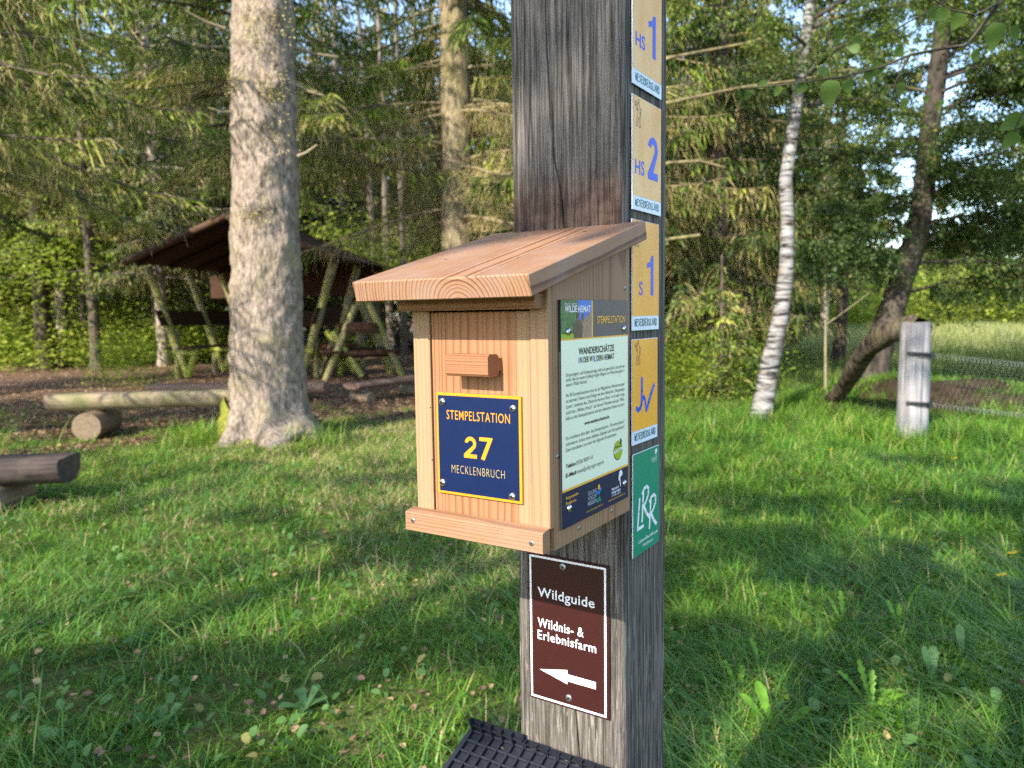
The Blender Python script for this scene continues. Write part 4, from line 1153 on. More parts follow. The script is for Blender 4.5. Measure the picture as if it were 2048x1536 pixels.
plant(1530, 1360, [(2.1, .18, .034, 1.15, .2, .42), (1.4, .12, .03, 1.0, .2, .42), (2.9, .13, .03, .6, .25, .42)], 'dark toothed dandelion leaf standing by the tall thin stalk', M['dandelion'])
plant(1440, 1300, [(2.7, .16, .040, .55, .3, .45), (1.8, .12, .04, .9, .25, .42), (3.5, .12, .035, .4, .2, .4)], 'pale dandelion rosette nearest to the right side of the post', M['dock'])
plant(1690, 1265, [(2.2, .18, .034, 1.1, .2, .42), (1.5, .19, .036, 1.2, .15, .42), (2.9, .14, .03, .8, .2, .4)], 'dandelion in the sunny patch behind the largest one', M['dandelion'])
plant(1925, 1330, [(1.45, .15, .040, 1.3, .05, .05), (2.6, .08, .03, .6, .2, .1)], 'single tall spoon shaped leaf at the right edge of the rough grass', M['dock'])
plant(1600, 1420, [(3.1, .20, .055, .35, .2, .08), (.1, .20, .06, .25, .2, .08)], 'pale grey green dock leaves lying flat in front of the largest dandelion', M['dock'], 'dock_plant')
plant(612, 1420, [(2.2, .09, .05, .8, .2, .05), (1.0, .10, .045, .9, .2, .05), (3.4, .10, .05, .4, .2, .05), (.1, .09, .045, .6, .2, .05)], 'broad leaved plantain, the largest in the lawn left of the post', M['dock'], 'plantain_plant', 'plant', None)
plant(1480, 1400, [(2.0, .16, .036, 1.0, .2, .42), (1.2, .14, .034, .9, .2, .42)], 'small dandelion close to the post, in front of the pale rosette', M['dandelion'])
plant(1800, 1270, [(1.9, .16, .034, 1.1, .15, .42), (1.2, .15, .034, 1.0, .2, .42), (2.8, .13, .03, .8, .2, .4)], 'toothed dandelion among the long grass behind the paired leaf plant', M['dandelion'])
plant(1990, 1440, [(2.2, .14, .040, .7, .2, .08), (1.0, .13, .04, .8, .2, .08)], 'low dock seedling in the bottom right corner', M['dock'], 'dock_plant')
plant(330, 1450, [(2.2, .08, .05, .7, .2, .05), (.9, .085, .05, .8, .2, .05), (3.4, .08, .05, .4, .2, .05)], 'broad leaved plantain near the bottom left corner', M['dock'], 'plantain_plant', 'plant', None)
# yellow hawkbit flowers
def flower(px, py, h, label):
    p = G3(px, py)
    r = empty('yellow_flower', p); tag(r, label, 'flower', 'small yellow wild flowers in the rough grass')
    mb = MB(); mb.tube([(0, 0, 0), (.006, 0, h * .5), (.002, .003, h)], .0016, 5); mb.build('stem', M['stem'], r)
    mb = MB()
    for (ox, oy, oz) in ((0, 0, 0), (.016, .006, .004), (-.012, .010, -.004)):
        for k in range(9):
            a = k * .698 + ox * 50
            d = Vector((math.cos(a), math.sin(a), .35)); s = Vector((-d.y, d.x, 0)); b = Vector((ox, .003 + oy, h + oz))
            mb.add([b, b + d * .008 + s * .0035, b + d * .0135, b + d * .008 - s * .0035], [(0, 1, 2, 3)])
    mb.build('blossom', M['petal'], r)
flower(2025, 1150, .13, 'yellow wild flower nearest to the right edge of the photo')
flower(2003, 1195, .12, 'yellow wild flower just below and left of the rightmost one')
flower(1908, 960, .16, 'bright yellow flower behind the fence post foot')
flower(1793, 1040, .12, 'small yellow flower in the grass in front of the fence post')
flower(1660, 930, .12, 'lone yellow flower in the shaded grass left of the fence post')
flower(1750, 1350, .05, 'tiny yellow flower low among the dandelion leaves')

# ------------------------------------------------------------------ log benches
def log_end_bench(name, a, b, top, th, dp, mat, label, supports, group, round_=False):
    """half-log plank from a to b (ground points), top at height top"""
    a, b = Vector(a), Vector(b); d = (b - a); L = d.length; ph = math.atan2(d.y, d.x)
    r = empty(name, (a.x, a.y, float(hgt(a.x, a.y))), ph); tag(r, label, 'bench', group)
    pr = [(-dp / 2, top - .03), (-dp / 2 + .025, top - .002), (0, top), (dp / 2 - .025, top - .002), (dp / 2, top - .03), (dp / 2 - .01, top - th * .6), (dp * .28, top - th * .95), (0, top - th), (-dp * .28, top - th * .95), (-dp / 2 + .01, top - th * .6)]
    n = len(pr); m = 26; vs = []
    for i in range(m + 1):
        x = L * i / m
        for k, (y, z) in enumerate(pr):
            j = mnoise.noise(Vector((x * 1.6, k * .9, top * 7))) * .012 + mnoise.noise(Vector((x * 6, k * 1.7, top * 3))) * .006
            vs.append((x + (0.01 * mnoise.noise(Vector((y * 20, z * 20, i))) if i in (0, m) else 0), y + j, z + j * .8))
    fs = [(i * n + k, i * n + (k + 1) % n, (i + 1) * n + (k + 1) % n, (i + 1) * n + k) for i in range(m) for k in range(n)]
    mb = MB(); mb.add(vs, fs, 0, True); mb.add(vs[:n], [tuple(range(n))]); mb.add(vs[-n:], [tuple(range(n))[::-1]])
    mb.build('seat_log', mat, r)
    for (x, rad, half) in supports:
        mb = MB(); h0 = (top - th)
        pts = [(x, -half + half * 2 * i / 6, rad - .02) for i in range(7)]
        mb.tube(pts, [rad * (1 + .04 * mnoise.noise(Vector((x, i, 2)))) for i in range(7)], 16)
        mb.build('support_log', M['log_end'], r)
    return r
log_end_bench('log_bench', (-5.90, 9.62, 0), (-2.8, 9.95, 0), .545, .215, .34, M['bench'], 'pale half log bench on round logs just left of the old spruce', [(.56, .175, .34), (2.35, .175, .32)], 'half log benches in the picnic place')
log_end_bench('log_bench', (-6.75, 5.75, 0), (-3.60, 6.06, 0), .455, .215, .40, M['bench_dark'], 'dark half log bench cut by the left edge of the photo', [(.5, .145, .26), (2.62, .145, .26)], 'half log benches in the picnic place')
log_end_bench('log_bench', (-6.55, 13.6, 0), (-3.3, 13.4, 0), .36, .19, .34, M['bench_red'], 'reddish low log bench in front of the shelter, partly behind the old spruce', [(.35, .11, .26), (2.8, .11, .26)], 'half log benches in the picnic place')
log_end_bench('log_bench', (-2.75, 12.9, 0), (-1.7, 14.6, 0), .34, .10, .36, M['bench_red'], 'short plank bench just right of the old spruce', [(.25, .10, .22), (1.6, .10, .22)], 'half log benches in the picnic place')

# ------------------------------------------------------------------ picnic shelter
def build_shelter():
    rx, ry = -6.62, 18.7
    r = empty('picnic_shelter', (rx, ry, 0), R(-6)); tag(r, 'open brown timber picnic shelter with gabled board roof and slanting legs', 'shelter')
    zr, ze, half, dep = 3.98, 2.90, 2.60, 4.0
    def slope_board(sg):
        mb = MB(); nb = 22
        for i in range(nb):                                    # overlapping boards running along the ridge, ragged ends
            t0, t1 = i / nb, (i + 1) / nb + .012
            x0, z0_ = sg * half * t0, zr - (zr - ze) * t0
            x1, z1_ = sg * half * t1, zr - (zr - ze) * t1
            e0 = -.55 + rng.uniform(-.10, .06); e1 = dep + rng.uniform(-.05, .1); lift = .035
            vs = [(x0, e0, z0_ + .012), (x1, e0, z1_ + lift), (x1, e1, z1_ + lift), (x0, e1, z0_ + .012), (x0, e0, z0_ - .02), (x1, e0, z1_ - .005), (x1, e1, z1_ - .005), (x0, e1, z0_ - .02)]
            mb.add(vs, [(0, 1, 2, 3), (7, 6, 5, 4), (0, 4, 5, 1), (1, 5, 6, 2), (2, 6, 7, 3), (3, 7, 4, 0)])
        ro = mb.build('roof_slope', M['shelter_roof'], r)
        for y in (-.25, 1.2, 2.6, 3.9):
            p0, p1 = Vector((0, y, zr - .14)), Vector((sg * (half - .12), y, ze - .06))
            mb = MB(); mb.tube([p0, p1], .075, 4); mb.build('rafter', M['shelter_dark'], ro)
        mb = MB()
        p0, p1 = Vector((0, -.56, zr - .10)), Vector((sg * half, -.56, ze - .03))
        mb.tube([p0, p1], .10, 4); mb.build('barge_board', M['shelter_roof'], ro)
    slope_board(-1); slope_board(1)
    mb = MB()
    for k in range(14):
        x0 = -2.75 + k * .393; x1 = x0 + .385
        zt = lambda x: zr - .12 - (zr - ze) * abs(x) / half
        mb.add([(x0, dep - .2, 2.10), (x1, dep - .2, 2.10), (x1, dep - .2, zt(x1)), (x0, dep - .2, zt(x0)), (x0, dep - .16, 2.10), (x1, dep - .16, 2.10), (x1, dep - .16, zt(x1)), (x0, dep - .16, zt(x0))], [(0, 1, 2, 3), (7, 6, 5, 4), (0, 4, 5, 1), (3, 2, 6, 7), (0, 3, 7, 4), (1, 5, 6, 2)])
    mb.build('gable_boards', M['shelter_dark'], r)
    def bar(name, p, q, w, mat, par=r):
        mb = MB(); mb.tube([p, q], w * .72, 4); return mb.build(name, mat, par)
    # slanting corner legs, wide at the eaves and narrow at the ground
    for y, k in ((0, 0), (1.9, 1), (3.8, 2)):
        for sg in (-1, 1):
            bar('slanting_post', (sg * 2.36, y, 2.78), (sg * 1.66, y, .55), .15, M['shelter_post'])
            bar('stub_post', (sg * 1.80, y + .12, 0), (sg * 1.78, y + .12, 1.25), .12, M['shelter_post'])
    # built-in benches along both sides: cross rail on a mossy V trestle, seat and back planks
    for sg in (-1, 1):
        for y in (0, 1.9, 3.8):
            bar('cross_rail', (sg * 1.80, y - .02, .68), (sg * 1.18, y - .02, .66), .15, M['shelter_moss'])
            bar('trestle_leg', (sg * 1.66, y - .02, .62), (sg * 1.46, y - .02, .06), .12, M['shelter_moss'])
            bar('trestle_leg', (sg * 1.26, y - .02, .62), (sg * 1.44, y - .02, .06), .12, M['shelter_moss'])
        mb = MB(); mb.box(*sorted((sg * 1.20, sg * 1.58)), -.25, 4.0, .74, .80, .01); mb.build('seat', M['shelter_dark'], r)
        mb = MB(); mb.add([(sg * 1.86, -.35, 1.32), (sg * 1.90, -.35, 1.32), (sg * 2.05, -.35, 1.72), (sg * 2.01, -.35, 1.72), (sg * 1.86, 4.0, 1.32), (sg * 1.90, 4.0, 1.32), (sg * 2.05, 4.0, 1.72), (sg * 2.01, 4.0, 1.72)], [(0, 1, 2, 3), (7, 6, 5, 4), (0, 4, 5, 1), (1, 5, 6, 2), (2, 6, 7, 3), (3, 7, 4, 0)])
        mb.build('backrest', M['shelter_dark'], r)
    # back bench across the far end
    mb = MB(); mb.box(-1.9, 1.9, 3.55, 3.62, 1.22, 1.66, .01); mb.build('backrest', M['shelter_dark'], r)
    return r
build_shelter()
def build_table(x, y, rz, label, w=1.5):
    t = empty('picnic_table', (x, y, 0), rz); tag(t, label, 'table', 'picnic tables at the shelter')
    mb = MB()
    for k in range(4): mb.box(-w / 2, w / 2, -.42 + k * .212, -.42 + k * .212 + .20, .72, .77, .005)
    mb.build('table_top', M['table_red'], t)
    for sg in (-1, 1):
        mb = MB()
        for s2 in (-1, 1): mb.tube([(sg * w * .36, s2 * .16, .72), (sg * w * .36, s2 * .62, 0)], .07, 4)
        mb.box(sg * w * .36 - .03, sg * w * .36 + .03, -.72, .72, .40, .48)
        mb.build('trestle', M['shelter_moss'], t)
    for s2 in (-1, 1):
        mb = MB(); mb.box(-w / 2, w / 2, s2 * .70 - .13, s2 * .70 + .13, .485, .53, .005); mb.build('seat', M['shelter_dark'], t)
    return t
build_table(-5.0, 19.9, R(-6), 'red brown picnic table under the shelter roof right of the old spruce', 1.9)
# table and bench set out to the right of the shelter, seen end on
def build_seat_table():
    r = empty('seat_table', (-3.4, 17.7, 0), R(18)); tag(r, 'dark table and benches on crossed legs right of the shelter', 'table')
    def bar(name, p, q, w, mat):
        mb = MB(); mb.tube([p, q], w * .72, 4); return mb.build(name, mat, r)
    for y in (0, 1.7):
        bar('crossed_leg', (-.95, y, .02), (-.20, y, 1.75), .12, M['shelter_post']); bar('crossed_leg', (.85, y, .02), (.05, y, 1.90), .12, M['shelter_post'])
        bar('crossed_leg', (-.75, y + .1, 1.15), (-.10, y + .1, .10), .11, M['shelter_moss'])
        bar('cross_rail', (-.85, y + .06, .62), (.75, y + .06, .62), .12, M['shelter_dark'])
    for (x0, x1, z) in ((-1.0, -.62, .66), (.40, .78, .66)):
        mb = MB(); mb.box(x0, x1, -.2, 2.0, z, z + .05, .005); mb.build('seat', M['shelter_dark'], r)
    mb = MB(); mb.box(-.45, .25, -.2, 2.0, 1.10, 1.34, .005); mb.build('backrest', M['shelter_dark'], r)
build_seat_table()

# ------------------------------------------------------------------ fence post with its brace and netting
def build_fence():
    bx_, by_ = 4.40, 8.25
    r = empty('fence_post', (bx_, by_, float(hgt(bx_, by_)) - .02), R(8)); tag(r, 'stout pale grey fence post with a curved timber brace and wire netting', 'fence post')
    n, m = 18, 34; vs = []
    for i in range(m + 1):
        z = 1.36 * i / m
        rad = .128 + .016 * (1 - i / m)
        for k in range(n):
            a = 2 * math.pi * k / n
            c, s = math.cos(a), math.sin(a)
            p = (abs(c) ** 3.5 + abs(s) ** 3.5) ** (-1 / 3.5)
            q = rad * p * (1 + .05 * mnoise.noise(Vector((c * 2, s * 2, z * 2))) + .03 * mnoise.noise(Vector((c * 6, s * 6, z * 3))))
            vs.append((c * q, s * q, z + (.012 * mnoise.noise(Vector((c, s, 9))) if i == m else 0)))
    mb = MB(); mb.add(vs, [(i * n + k, i * n + (k + 1) % n, (i + 1) * n + (k + 1) % n, (i + 1) * n + k) for i in range(m) for k in range(n)], 0, True); mb.add(vs[-n:], [tuple(range(n))])
    mb.build('post', M['fence_wood'], r)
    mb = MB()
    cs, sn = math.cos(R(8)), math.sin(R(8))
    pts = []
    for px, py, Yd in ((1840, 660, 8.30), (1826, 655, 8.42), (1800, 660, 8.6), (1770, 672, 8.9), (1740, 694, 9.3), (1714, 730, 9.8), (1690, 768, 10.4), (1664, 800, 10.9), (1640, 826, 11.3)):
        w = A(px, py, Yd); dx, dy = w.x - bx_, w.y - by_
        pts.append((dx * cs + dy * sn, -dx * sn + dy * cs, w.z - r.location.z))
    P2 = []
    for a, b in zip(pts[:-1], pts[1:]):
        for t in (0, .5): P2.append([u + (v - u) * t for u, v in zip(a, b)])
    P2.append(pts[-1])
    trunk_mb(mb, P2, [(.135 - .04 * i / len(P2)) * (1 + .22 * mnoise.noise(Vector((i * .9, 0, 3)))) for i in range(len(P2))], 16, .34, 4, .05)
    mb.build('brace', M['brace_wood'], r)
    for z in (1.02, .485):
        mb = MB()
        mb.tube([(-.16, -.10, z + .012), (-.08, -.165, z + .008), (.02, -.165, z), (.075, -.168, z - .012)], .017, 8)
        mb.tube([(.075, -.168, z + .018), (.085, -.17, z - .045)], .026, 8)
        mb.build('iron_hook', M['iron'], r)
    # coiled wire running to the right, two strands, with thin verticals
    for z0, z1, x1 in ((1.00, .80, 1.75), (.46, .22, 1.75)):
        mb = MB(); pts = []
        nn = 520
        for i in range(nn + 1):
            t = i / nn; a = i * 2 * math.pi / 14
            pts.append((.10 + x1 * t, -.12 + .10 * t + .028 * math.cos(a) * .5, z0 + (z1 - z0) * t + .028 * math.sin(a)))
        mb.tube(pts, .0014, 4, 0, False)
        mb.build('coiled_wire', M['wire'], r)
    mb = MB()
    for i in range(26):
        for sg in (-1, 1):
            x0 = .15 + i * .07; x1 = x0 + sg * .28
            if not .1 < x1 < 1.95: continue
            f0, f1 = (x0 - .1) / 1.75, (x1 - .1) / 1.75
            mb.tube([(x0, -.12 + .1 * f0, 1.00 - .2 * f0), (x1, -.12 + .1 * f1, .46 - .24 * f1)], .0006, 3, 0, False)
    mb.build('wire_netting', M['wire'], r)
build_fence()
def soil_bank():
    n = 44; m = 18; vs = []
    for i in range(n + 1):
        for j in range(m + 1):
            u, v = i / n, j / m
            x = 4.3 + 5.6 * u; y = 9.7 + 2.1 * v - .5 * u
            e = math.sin(math.pi * v) ** .7 * math.sin(math.pi * min(1, max(0, u))) ** .4
            z = float(hgt(x, y)) - .06 + e * (.16 + .10 * mnoise.noise(Vector((x * 1.3, y * 1.3, 0))) + .06 * mnoise.noise(Vector((x * 4, y * 4, 2))))
            vs.append((x, y, z))
    mb = MB(); mb.add(vs, [(i * (m + 1) + j, (i + 1) * (m + 1) + j, (i + 1) * (m + 1) + j + 1, i * (m + 1) + j + 1) for i in range(n) for j in range(m)], 0, True)
    tag(mb.build('soil_bank', M['soil']), kind='structure')
soil_bank()

# ------------------------------------------------------------------ trees
def unit(v): return v / np.maximum(np.linalg.norm(v, axis=-1, keepdims=True), 1e-9)
def strips(p, d, L, W, rg):
    """flat quads starting at p along d, random roll"""
    n = len(p)
    rnd = unit(rg.standard_normal((n, 3))); s = unit(np.cross(d, rnd))
    a = p; b = p + d * L[:, None]; w = s * (W * .5)[:, None]
    return np.stack([a - w * .7, a + w * .7, b + w * .45, b - w * .45], 1)

def spruce_parts(seed, H, z0, Lmax, r0, twig_gap=.05, dead=.25, needle_w=.045, z_top=None, whorl=.32, droop=.28, per=7, top_sparse=1.0, hang=1.0, bare_below=None, skip=None):
    """returns trunk mesh builder, needle quads + tints, bare twig quads + tints"""
    rg = np.random.default_rng(seed)
    mb = MB()
    trunk_mb(mb, [(0, 0, -.1), (0, 0, .5), (0, 0, H * .5), (0, 0, H)], [r0 * 1.35, r0, r0 * .62, .02], 10, .07, seed, .5)
    QN, TN, QD, TD = [], [], [], []
    z = z0; zt = z_top or H - .3
    while z < zt:
        u = (z - z0) / (H - z0)
        Lz = Lmax * (1 - u) ** .8
        for k in range(per):
            if rg.random() < .12: continue
            az = rg.uniform(0, 2 * np.pi); L = Lz * rg.uniform(.65, 1.1)
            zz = z + rg.uniform(-.18, .18)
            if skip and z < skip[2] and abs((az - skip[0] + np.pi) % (2 * np.pi) - np.pi) < skip[1]: continue
            f = np.array([math.cos(az), math.sin(az), 0]); sd = np.array([-math.sin(az), math.cos(az), 0])
            dr = droop * rg.uniform(.6, 1.5); rise = rg.uniform(-.15, .12)
            bend = rg.uniform(-.15, .15)
            def P(s):
                s = np.asarray(s)[:, None]
                return np.array([0, 0, zz]) + f * (L * s) + sd * (bend * L * s * s) + np.array([0, 0, 1.]) * (L * (rise * s - dr * s * s + .55 * dr * s ** 4))
            pts = P(np.linspace(0, 1, 7))
            mb.tube([tuple(p) for p in pts], [max(.006, (.012 + .009 * L) * (1 - .85 * i / 6)) for i in range(7)], 5, 0, False)
            nt = max(4, int(L / twig_gap * (1 if z < 7 else .6 * top_sparse)))
            s = np.linspace(.16, 1, nt) + rg.uniform(-.01, .01, nt); s = np.clip(s, .12, 1)
            p = P(s); sg = np.where(np.arange(nt) % 2 == 0, 1, -1)
            dn = rg.uniform(.1, 1.5, nt) * hang
            d = unit(sd[None] * (sg * rg.uniform(.4, 1.1, nt))[:, None] + f[None] * rg.uniform(.15, .8, nt)[:, None] - np.array([0, 0, 1.])[None] * dn[:, None])
            tl = rg.uniform(.22, .58, nt) * (1.15 - .55 * s) * min(1.2, .5 + L * .3)
            isdead = rg.random(nt) < (dead * (1.6 if z < z0 + 2.5 else .5) * np.clip(1.35 - s, .2, 1.2))
            if bare_below and z < bare_below: isdead[:] = rg.random(nt) < .85
            # needled twigs: chains of short flat sprays, bending downwards
            i = np.where(~isdead)[0]
            if len(i):
                m = 5; q = p[i].copy(); dd = d[i].copy()
                base = np.clip(rg.normal(.42, .24), .02, .9)
                for j in range(m):
                    seg = tl[i] / m
                    W = needle_w * rg.uniform(.8, 1.5, len(i)) * (1 - .10 * j)
                    QN.append(strips(q, dd, seg * 1.5, W, rg))
                    TN.append(np.clip(base + rg.normal(0, .13, len(i)) + .05 * j, 0, 1))
                    q = q + dd * seg[:, None]; dd = unit(dd + np.array([0, 0, -.16 * hang])[None] + rg.normal(0, .10, (len(i), 3)))
            i = np.where(isdead)[0]
            if len(i):
                for c in range(2):
                    q = p[i].copy(); dd = unit(d[i] + rg.normal(0, .3, (len(i), 3)))
                    for j in range(4):
                        seg = tl[i] * rg.uniform(.9, 1.3, len(i)) / 3
                        QD.append(strips(q, dd, seg, np.full(len(i), .012 * (1 - .17 * j)), rg))
                        TD.append(np.clip(rg.normal(.5, .25, len(i)), 0, 1))
                        q = q + dd * seg[:, None]; dd = unit(dd + np.array([0, 0, -.35])[None] + rg.normal(0, .22, (len(i), 3)))
        z += whorl * rg.uniform(.8, 1.25)
    cat = lambda a, w: np.concatenate(a) if a else np.zeros(w)
    return mb, cat(QN, (0, 4, 3)), cat(TN, 0), cat(QD, (0, 4, 3)), cat(TD, 0)

def spruce(name, seed, loc, label, group=None, barkm='spruce_dark', needm='needles', rz=0, **kw):
    mb, QN, TN, QD, TD = spruce_parts(seed, **kw)
    r = empty(name, (loc[0], loc[1], float(hgt(loc[0], loc[1]))), rz); tag(r, label, 'tree', group)
    mb.build('trunk', M[barkm], r)
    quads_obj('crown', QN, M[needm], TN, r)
    if len(QD): quads_obj('bare_twigs', QD, M['dead_twigs'], TD, r)
    return r

# --- the old spruce beside the log bench
def old_spruce():
    x0, y0 = -2.97, 9.08
    r = empty('old_spruce', (x0, y0, 0)); tag(r, 'massive old spruce with pale scaly sunlit trunk and spreading roots', 'tree')
    n, m, Ht = 96, 190, 7.2; vs = []
    lobes = [(-.35, .30, .40), (1.2, .45, .2), (2.9, .30, .36), (-1.25, .26, .46), (-2.1, .24, .32), (.25, .3, .26)]
    for i in range(m + 1):
        t = i / m; z = -.12 + (Ht + .12) * t ** 1.25
        R0 = .437 - .018 * z if z > 1 else .419 + .05 * (1 - z) ** 2
        R0 = max(R0 - .004 * max(0, z - 3), .3)
        cx = .035 * z - .006 * max(0, z - 3) ; 
        for k in range(n):
            a = 2 * math.pi * k / n
            rr = R0
            for (la, lw, lh) in lobes:
                dd = (a - la + math.pi) % (2 * math.pi) - math.pi
                rr += lh * math.exp(-(dd / lw) ** 2) * math.exp(-max(0, z) / .26) * 1.05
            c, s = math.cos(a), math.sin(a)
            v1 = Vector((c * rr * 3.2, s * rr * 3.2, z * 2.2)); v2 = Vector((c * rr * 11, s * rr * 11, z * 7.5)); v3 = Vector((c * rr * 28, s * rr * 28, z * 17))
            rr += .030 * mnoise.noise(v1) + .024 * mnoise.noise(v2) + .016 * abs(mnoise.noise(v3))
            # branch scars and burrs on the lit side
            for (ba, bz, bh, bw) in ((-2.25, 4.15, .07, .15), (-1.0, 4.1, .11, .17), (-1.3, 3.7, .06, .16), (-1.6, 2.75, .08, .16), (-1.9, 1.9, .05, .12), (-.9, 4.9, .10, .2), (-1.2, 3.2, .06, .18), (-.75, 2.3, .04, .2), (-.75, .2, .20, .17), (-1.0, .05, .14, .2)):
                dd = ((a - ba + math.pi) % (2 * math.pi) - math.pi) * .42
                rr += bh * math.exp(-(dd * dd + (z - bz) ** 2) / (bw * bw * .5))
            vs.append((cx + c * rr, s * rr, z))
    mb = MB(); mb.add(vs, [(i * n + k, i * n + (k + 1) % n, (i + 1) * n + (k + 1) % n, (i + 1) * n + k) for i in range(m) for k in range(n)], 0, True)
    cxt = vs[-1][0] - .3
    trunk_mb(mb, [(.24, 0, Ht - .05), (.3, 0, 14), (.3, 0, 22)], [.37, .24, .03], 16, .05, 3, .5)
    mb.build('trunk', M['spruce_bark'], r)
    # short dead stubs
    for a, z, L, up in ((-2.6, 4.75, .42, .2), (.15, 4.62, .5, -.25), (3.0, 3.9, .3, .1), (-.2, 3.35, .28, .3), (.1, 4.2, .32, -.5)):
        R0 = .38; p = Vector((.12 + math.cos(a) * R0, math.sin(a) * R0, z)); d = Vector((math.cos(a), math.sin(a), up))
        mb = MB(); mb.tube([p, p + d * L * .5, p + d * L + Vector((0, 0, .04))], [.022, .016, .009], 6); mb.build('branch_stub', M['twig'], r)
    # lichen tufts on the burrs
    Q = []; rg = np.random.default_rng(5)
    for a, z, k, sp in ((-1.05, 4.05, 420, .11), (-2.25, 4.15, 120, .08), (-1.3, 4.75, 420, .18), (-1.55, 2.7, 200, .09), (-1.1, 3.5, 160, .12)):
        aa = a + rg.normal(0, sp / .42, k); zz = z + rg.normal(0, sp * 1.1, k); R0 = .425
        p = np.stack([.035 * zz + np.cos(aa) * R0, np.sin(aa) * R0, zz], -1)
        d = unit(np.stack([np.cos(aa), np.sin(aa), rg.uniform(-1, .5, k)], -1) + rg.normal(0, .5, (k, 3)))
        Q.append(strips(p, d, rg.uniform(.012, .035, k), rg.uniform(.010, .022, k), rg))
    Q = np.concatenate(Q); quads_obj('lichen', Q, M['dead_twigs'], rg.uniform(.4, 1, len(Q)), r)
    # moss at the foot
    mb = MB()
    n2 = 16
    for (a, w, hh, ro) in ((3.5, .50, .62, .62), (-1.75, .26, .16, .92), (-1.0, .22, .14, .98), (2.9, .3, .3, .85)):
        vs2 = []
        for i in range(n2 + 1):
            for j in range(n2 + 1):
                u, v = (i / n2 - .5) * 2, j / n2
                an = a + u * w
                edge = max(0, 1 - u * u) * (1 - v) ** .6
                rad = .47 + (ro - .47) * (1 - v) ** 1.6 + .035 * edge + .03 * mnoise.noise(Vector((an * 8, v * 9, a)))
                vs2.append((math.cos(an) * rad, math.sin(an) * rad, hh * v * (1 - .4 * u * u) - .03))
        mb.add(vs2, [(i * (n2 + 1) + j, (i + 1) * (n2 + 1) + j, (i + 1) * (n2 + 1) + j + 1, i * (n2 + 1) + j + 1) for i in range(n2) for j in range(n2)], 0, True)
    mb.build('moss', M['moss'], r)
    _, QN, TN, QD, TD = spruce_parts(31, H=22, z0=8.4, Lmax=3.2, r0=.3, twig_gap=.07, dead=.4, droop=.35)
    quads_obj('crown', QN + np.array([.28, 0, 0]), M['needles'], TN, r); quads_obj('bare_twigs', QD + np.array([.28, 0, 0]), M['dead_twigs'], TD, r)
old_spruce()

# --- spruces one can tell apart
spruce('spruce_tree', 101, (-1.02, 15.2), 'tall spruce with bright mossy trunk between the old spruce and the post', barkm='painted_sun_bark', skip=(4.25, .55, 8), H=20, z0=3.3, Lmax=3.7, r0=.37, dead=.75, twig_gap=.032, hang=1.3, needle_w=.055)
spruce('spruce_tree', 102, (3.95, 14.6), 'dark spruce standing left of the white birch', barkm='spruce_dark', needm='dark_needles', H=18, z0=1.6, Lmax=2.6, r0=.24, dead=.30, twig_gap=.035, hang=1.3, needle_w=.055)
spruce('spruce_tree', 103, (-7.6, 8.6), 'big spruce at the left edge whose drooping branches hang into the top left corner', barkm='spruce_dark', H=18, z0=3.7, Lmax=4.2, r0=.32, dead=.5, twig_gap=.028, droop=.34, hang=.65, needle_w=.042)
spruce('spruce_tree', 104, (-4.75, 14.6), 'spruce directly behind the old spruce, its trunk hidden by it', barkm='spruce_dark', H=19, z0=4.7, Lmax=3.9, r0=.28, dead=.40, twig_gap=.036, hang=.8, needle_w=.055)
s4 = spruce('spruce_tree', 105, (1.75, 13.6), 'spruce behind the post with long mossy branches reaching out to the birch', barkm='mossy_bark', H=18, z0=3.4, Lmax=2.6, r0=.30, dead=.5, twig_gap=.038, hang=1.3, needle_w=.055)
for pts in (((1250, 150), (1340, 115), (1420, 100), (1500, 85), (1620, 45), (1700, 15)), ((1240, 215), (1340, 205), (1480, 175), (1600, 160), (1700, 138)), ((1250, 350), (1340, 325), (1400, 322), (1450, 335)), ((1250, 500), (1340, 478), (1400, 470))):
    P3 = [A(px, py, 11.2) for px, py in pts]; o4 = s4.location
    P3 = [Vector((1.75, 13.6, P3[0].z + .1))] + P3
    mbm = MB(); mbm.tube([p - o4 for p in P3], [.035] + [.028 * (1 - .13 * i) for i in range(len(P3) - 1)], 7, 0, True)
    mbm.build('mossy_branch', M['mossy_bark'], s4)
spruce('spruce_tree', 106, (-12.4, 22.6), 'slim spruce with thin dark trunk second from the left edge', barkm='spruce_dark', H=15, z0=4.6, Lmax=1.9, r0=.16, dead=.25, twig_gap=.05, needle_w=.08)
spruce('spruce_tree', 107, (-14.9, 24.2), 'leaning thicker dark trunk near the left edge, sunlit on its left side', barkm='alder_bark', H=17, z0=5.2, Lmax=2.4, r0=.26, dead=.25, twig_gap=.05, needle_w=.09)
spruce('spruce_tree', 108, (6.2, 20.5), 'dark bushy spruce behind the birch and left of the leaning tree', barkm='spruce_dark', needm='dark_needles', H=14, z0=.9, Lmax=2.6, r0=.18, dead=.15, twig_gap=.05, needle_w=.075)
spruce('spruce_tree', 109, (3.3, 11.9), 'low young spruce with pale green shoots right beside the post', barkm='spruce_dark', H=2.3, z0=.15, Lmax=.75, r0=.035, dead=.1, twig_gap=.035, whorl=.2, hang=.5)
spruce('spruce_tree', 110, (-10.8, 14.8), 'spruce further back at the left edge with bare lower branches', barkm='spruce_dark', H=18, z0=4.1, Lmax=3.4, r0=.2, dead=.4, twig_gap=.038, needle_w=.06, hang=.6)
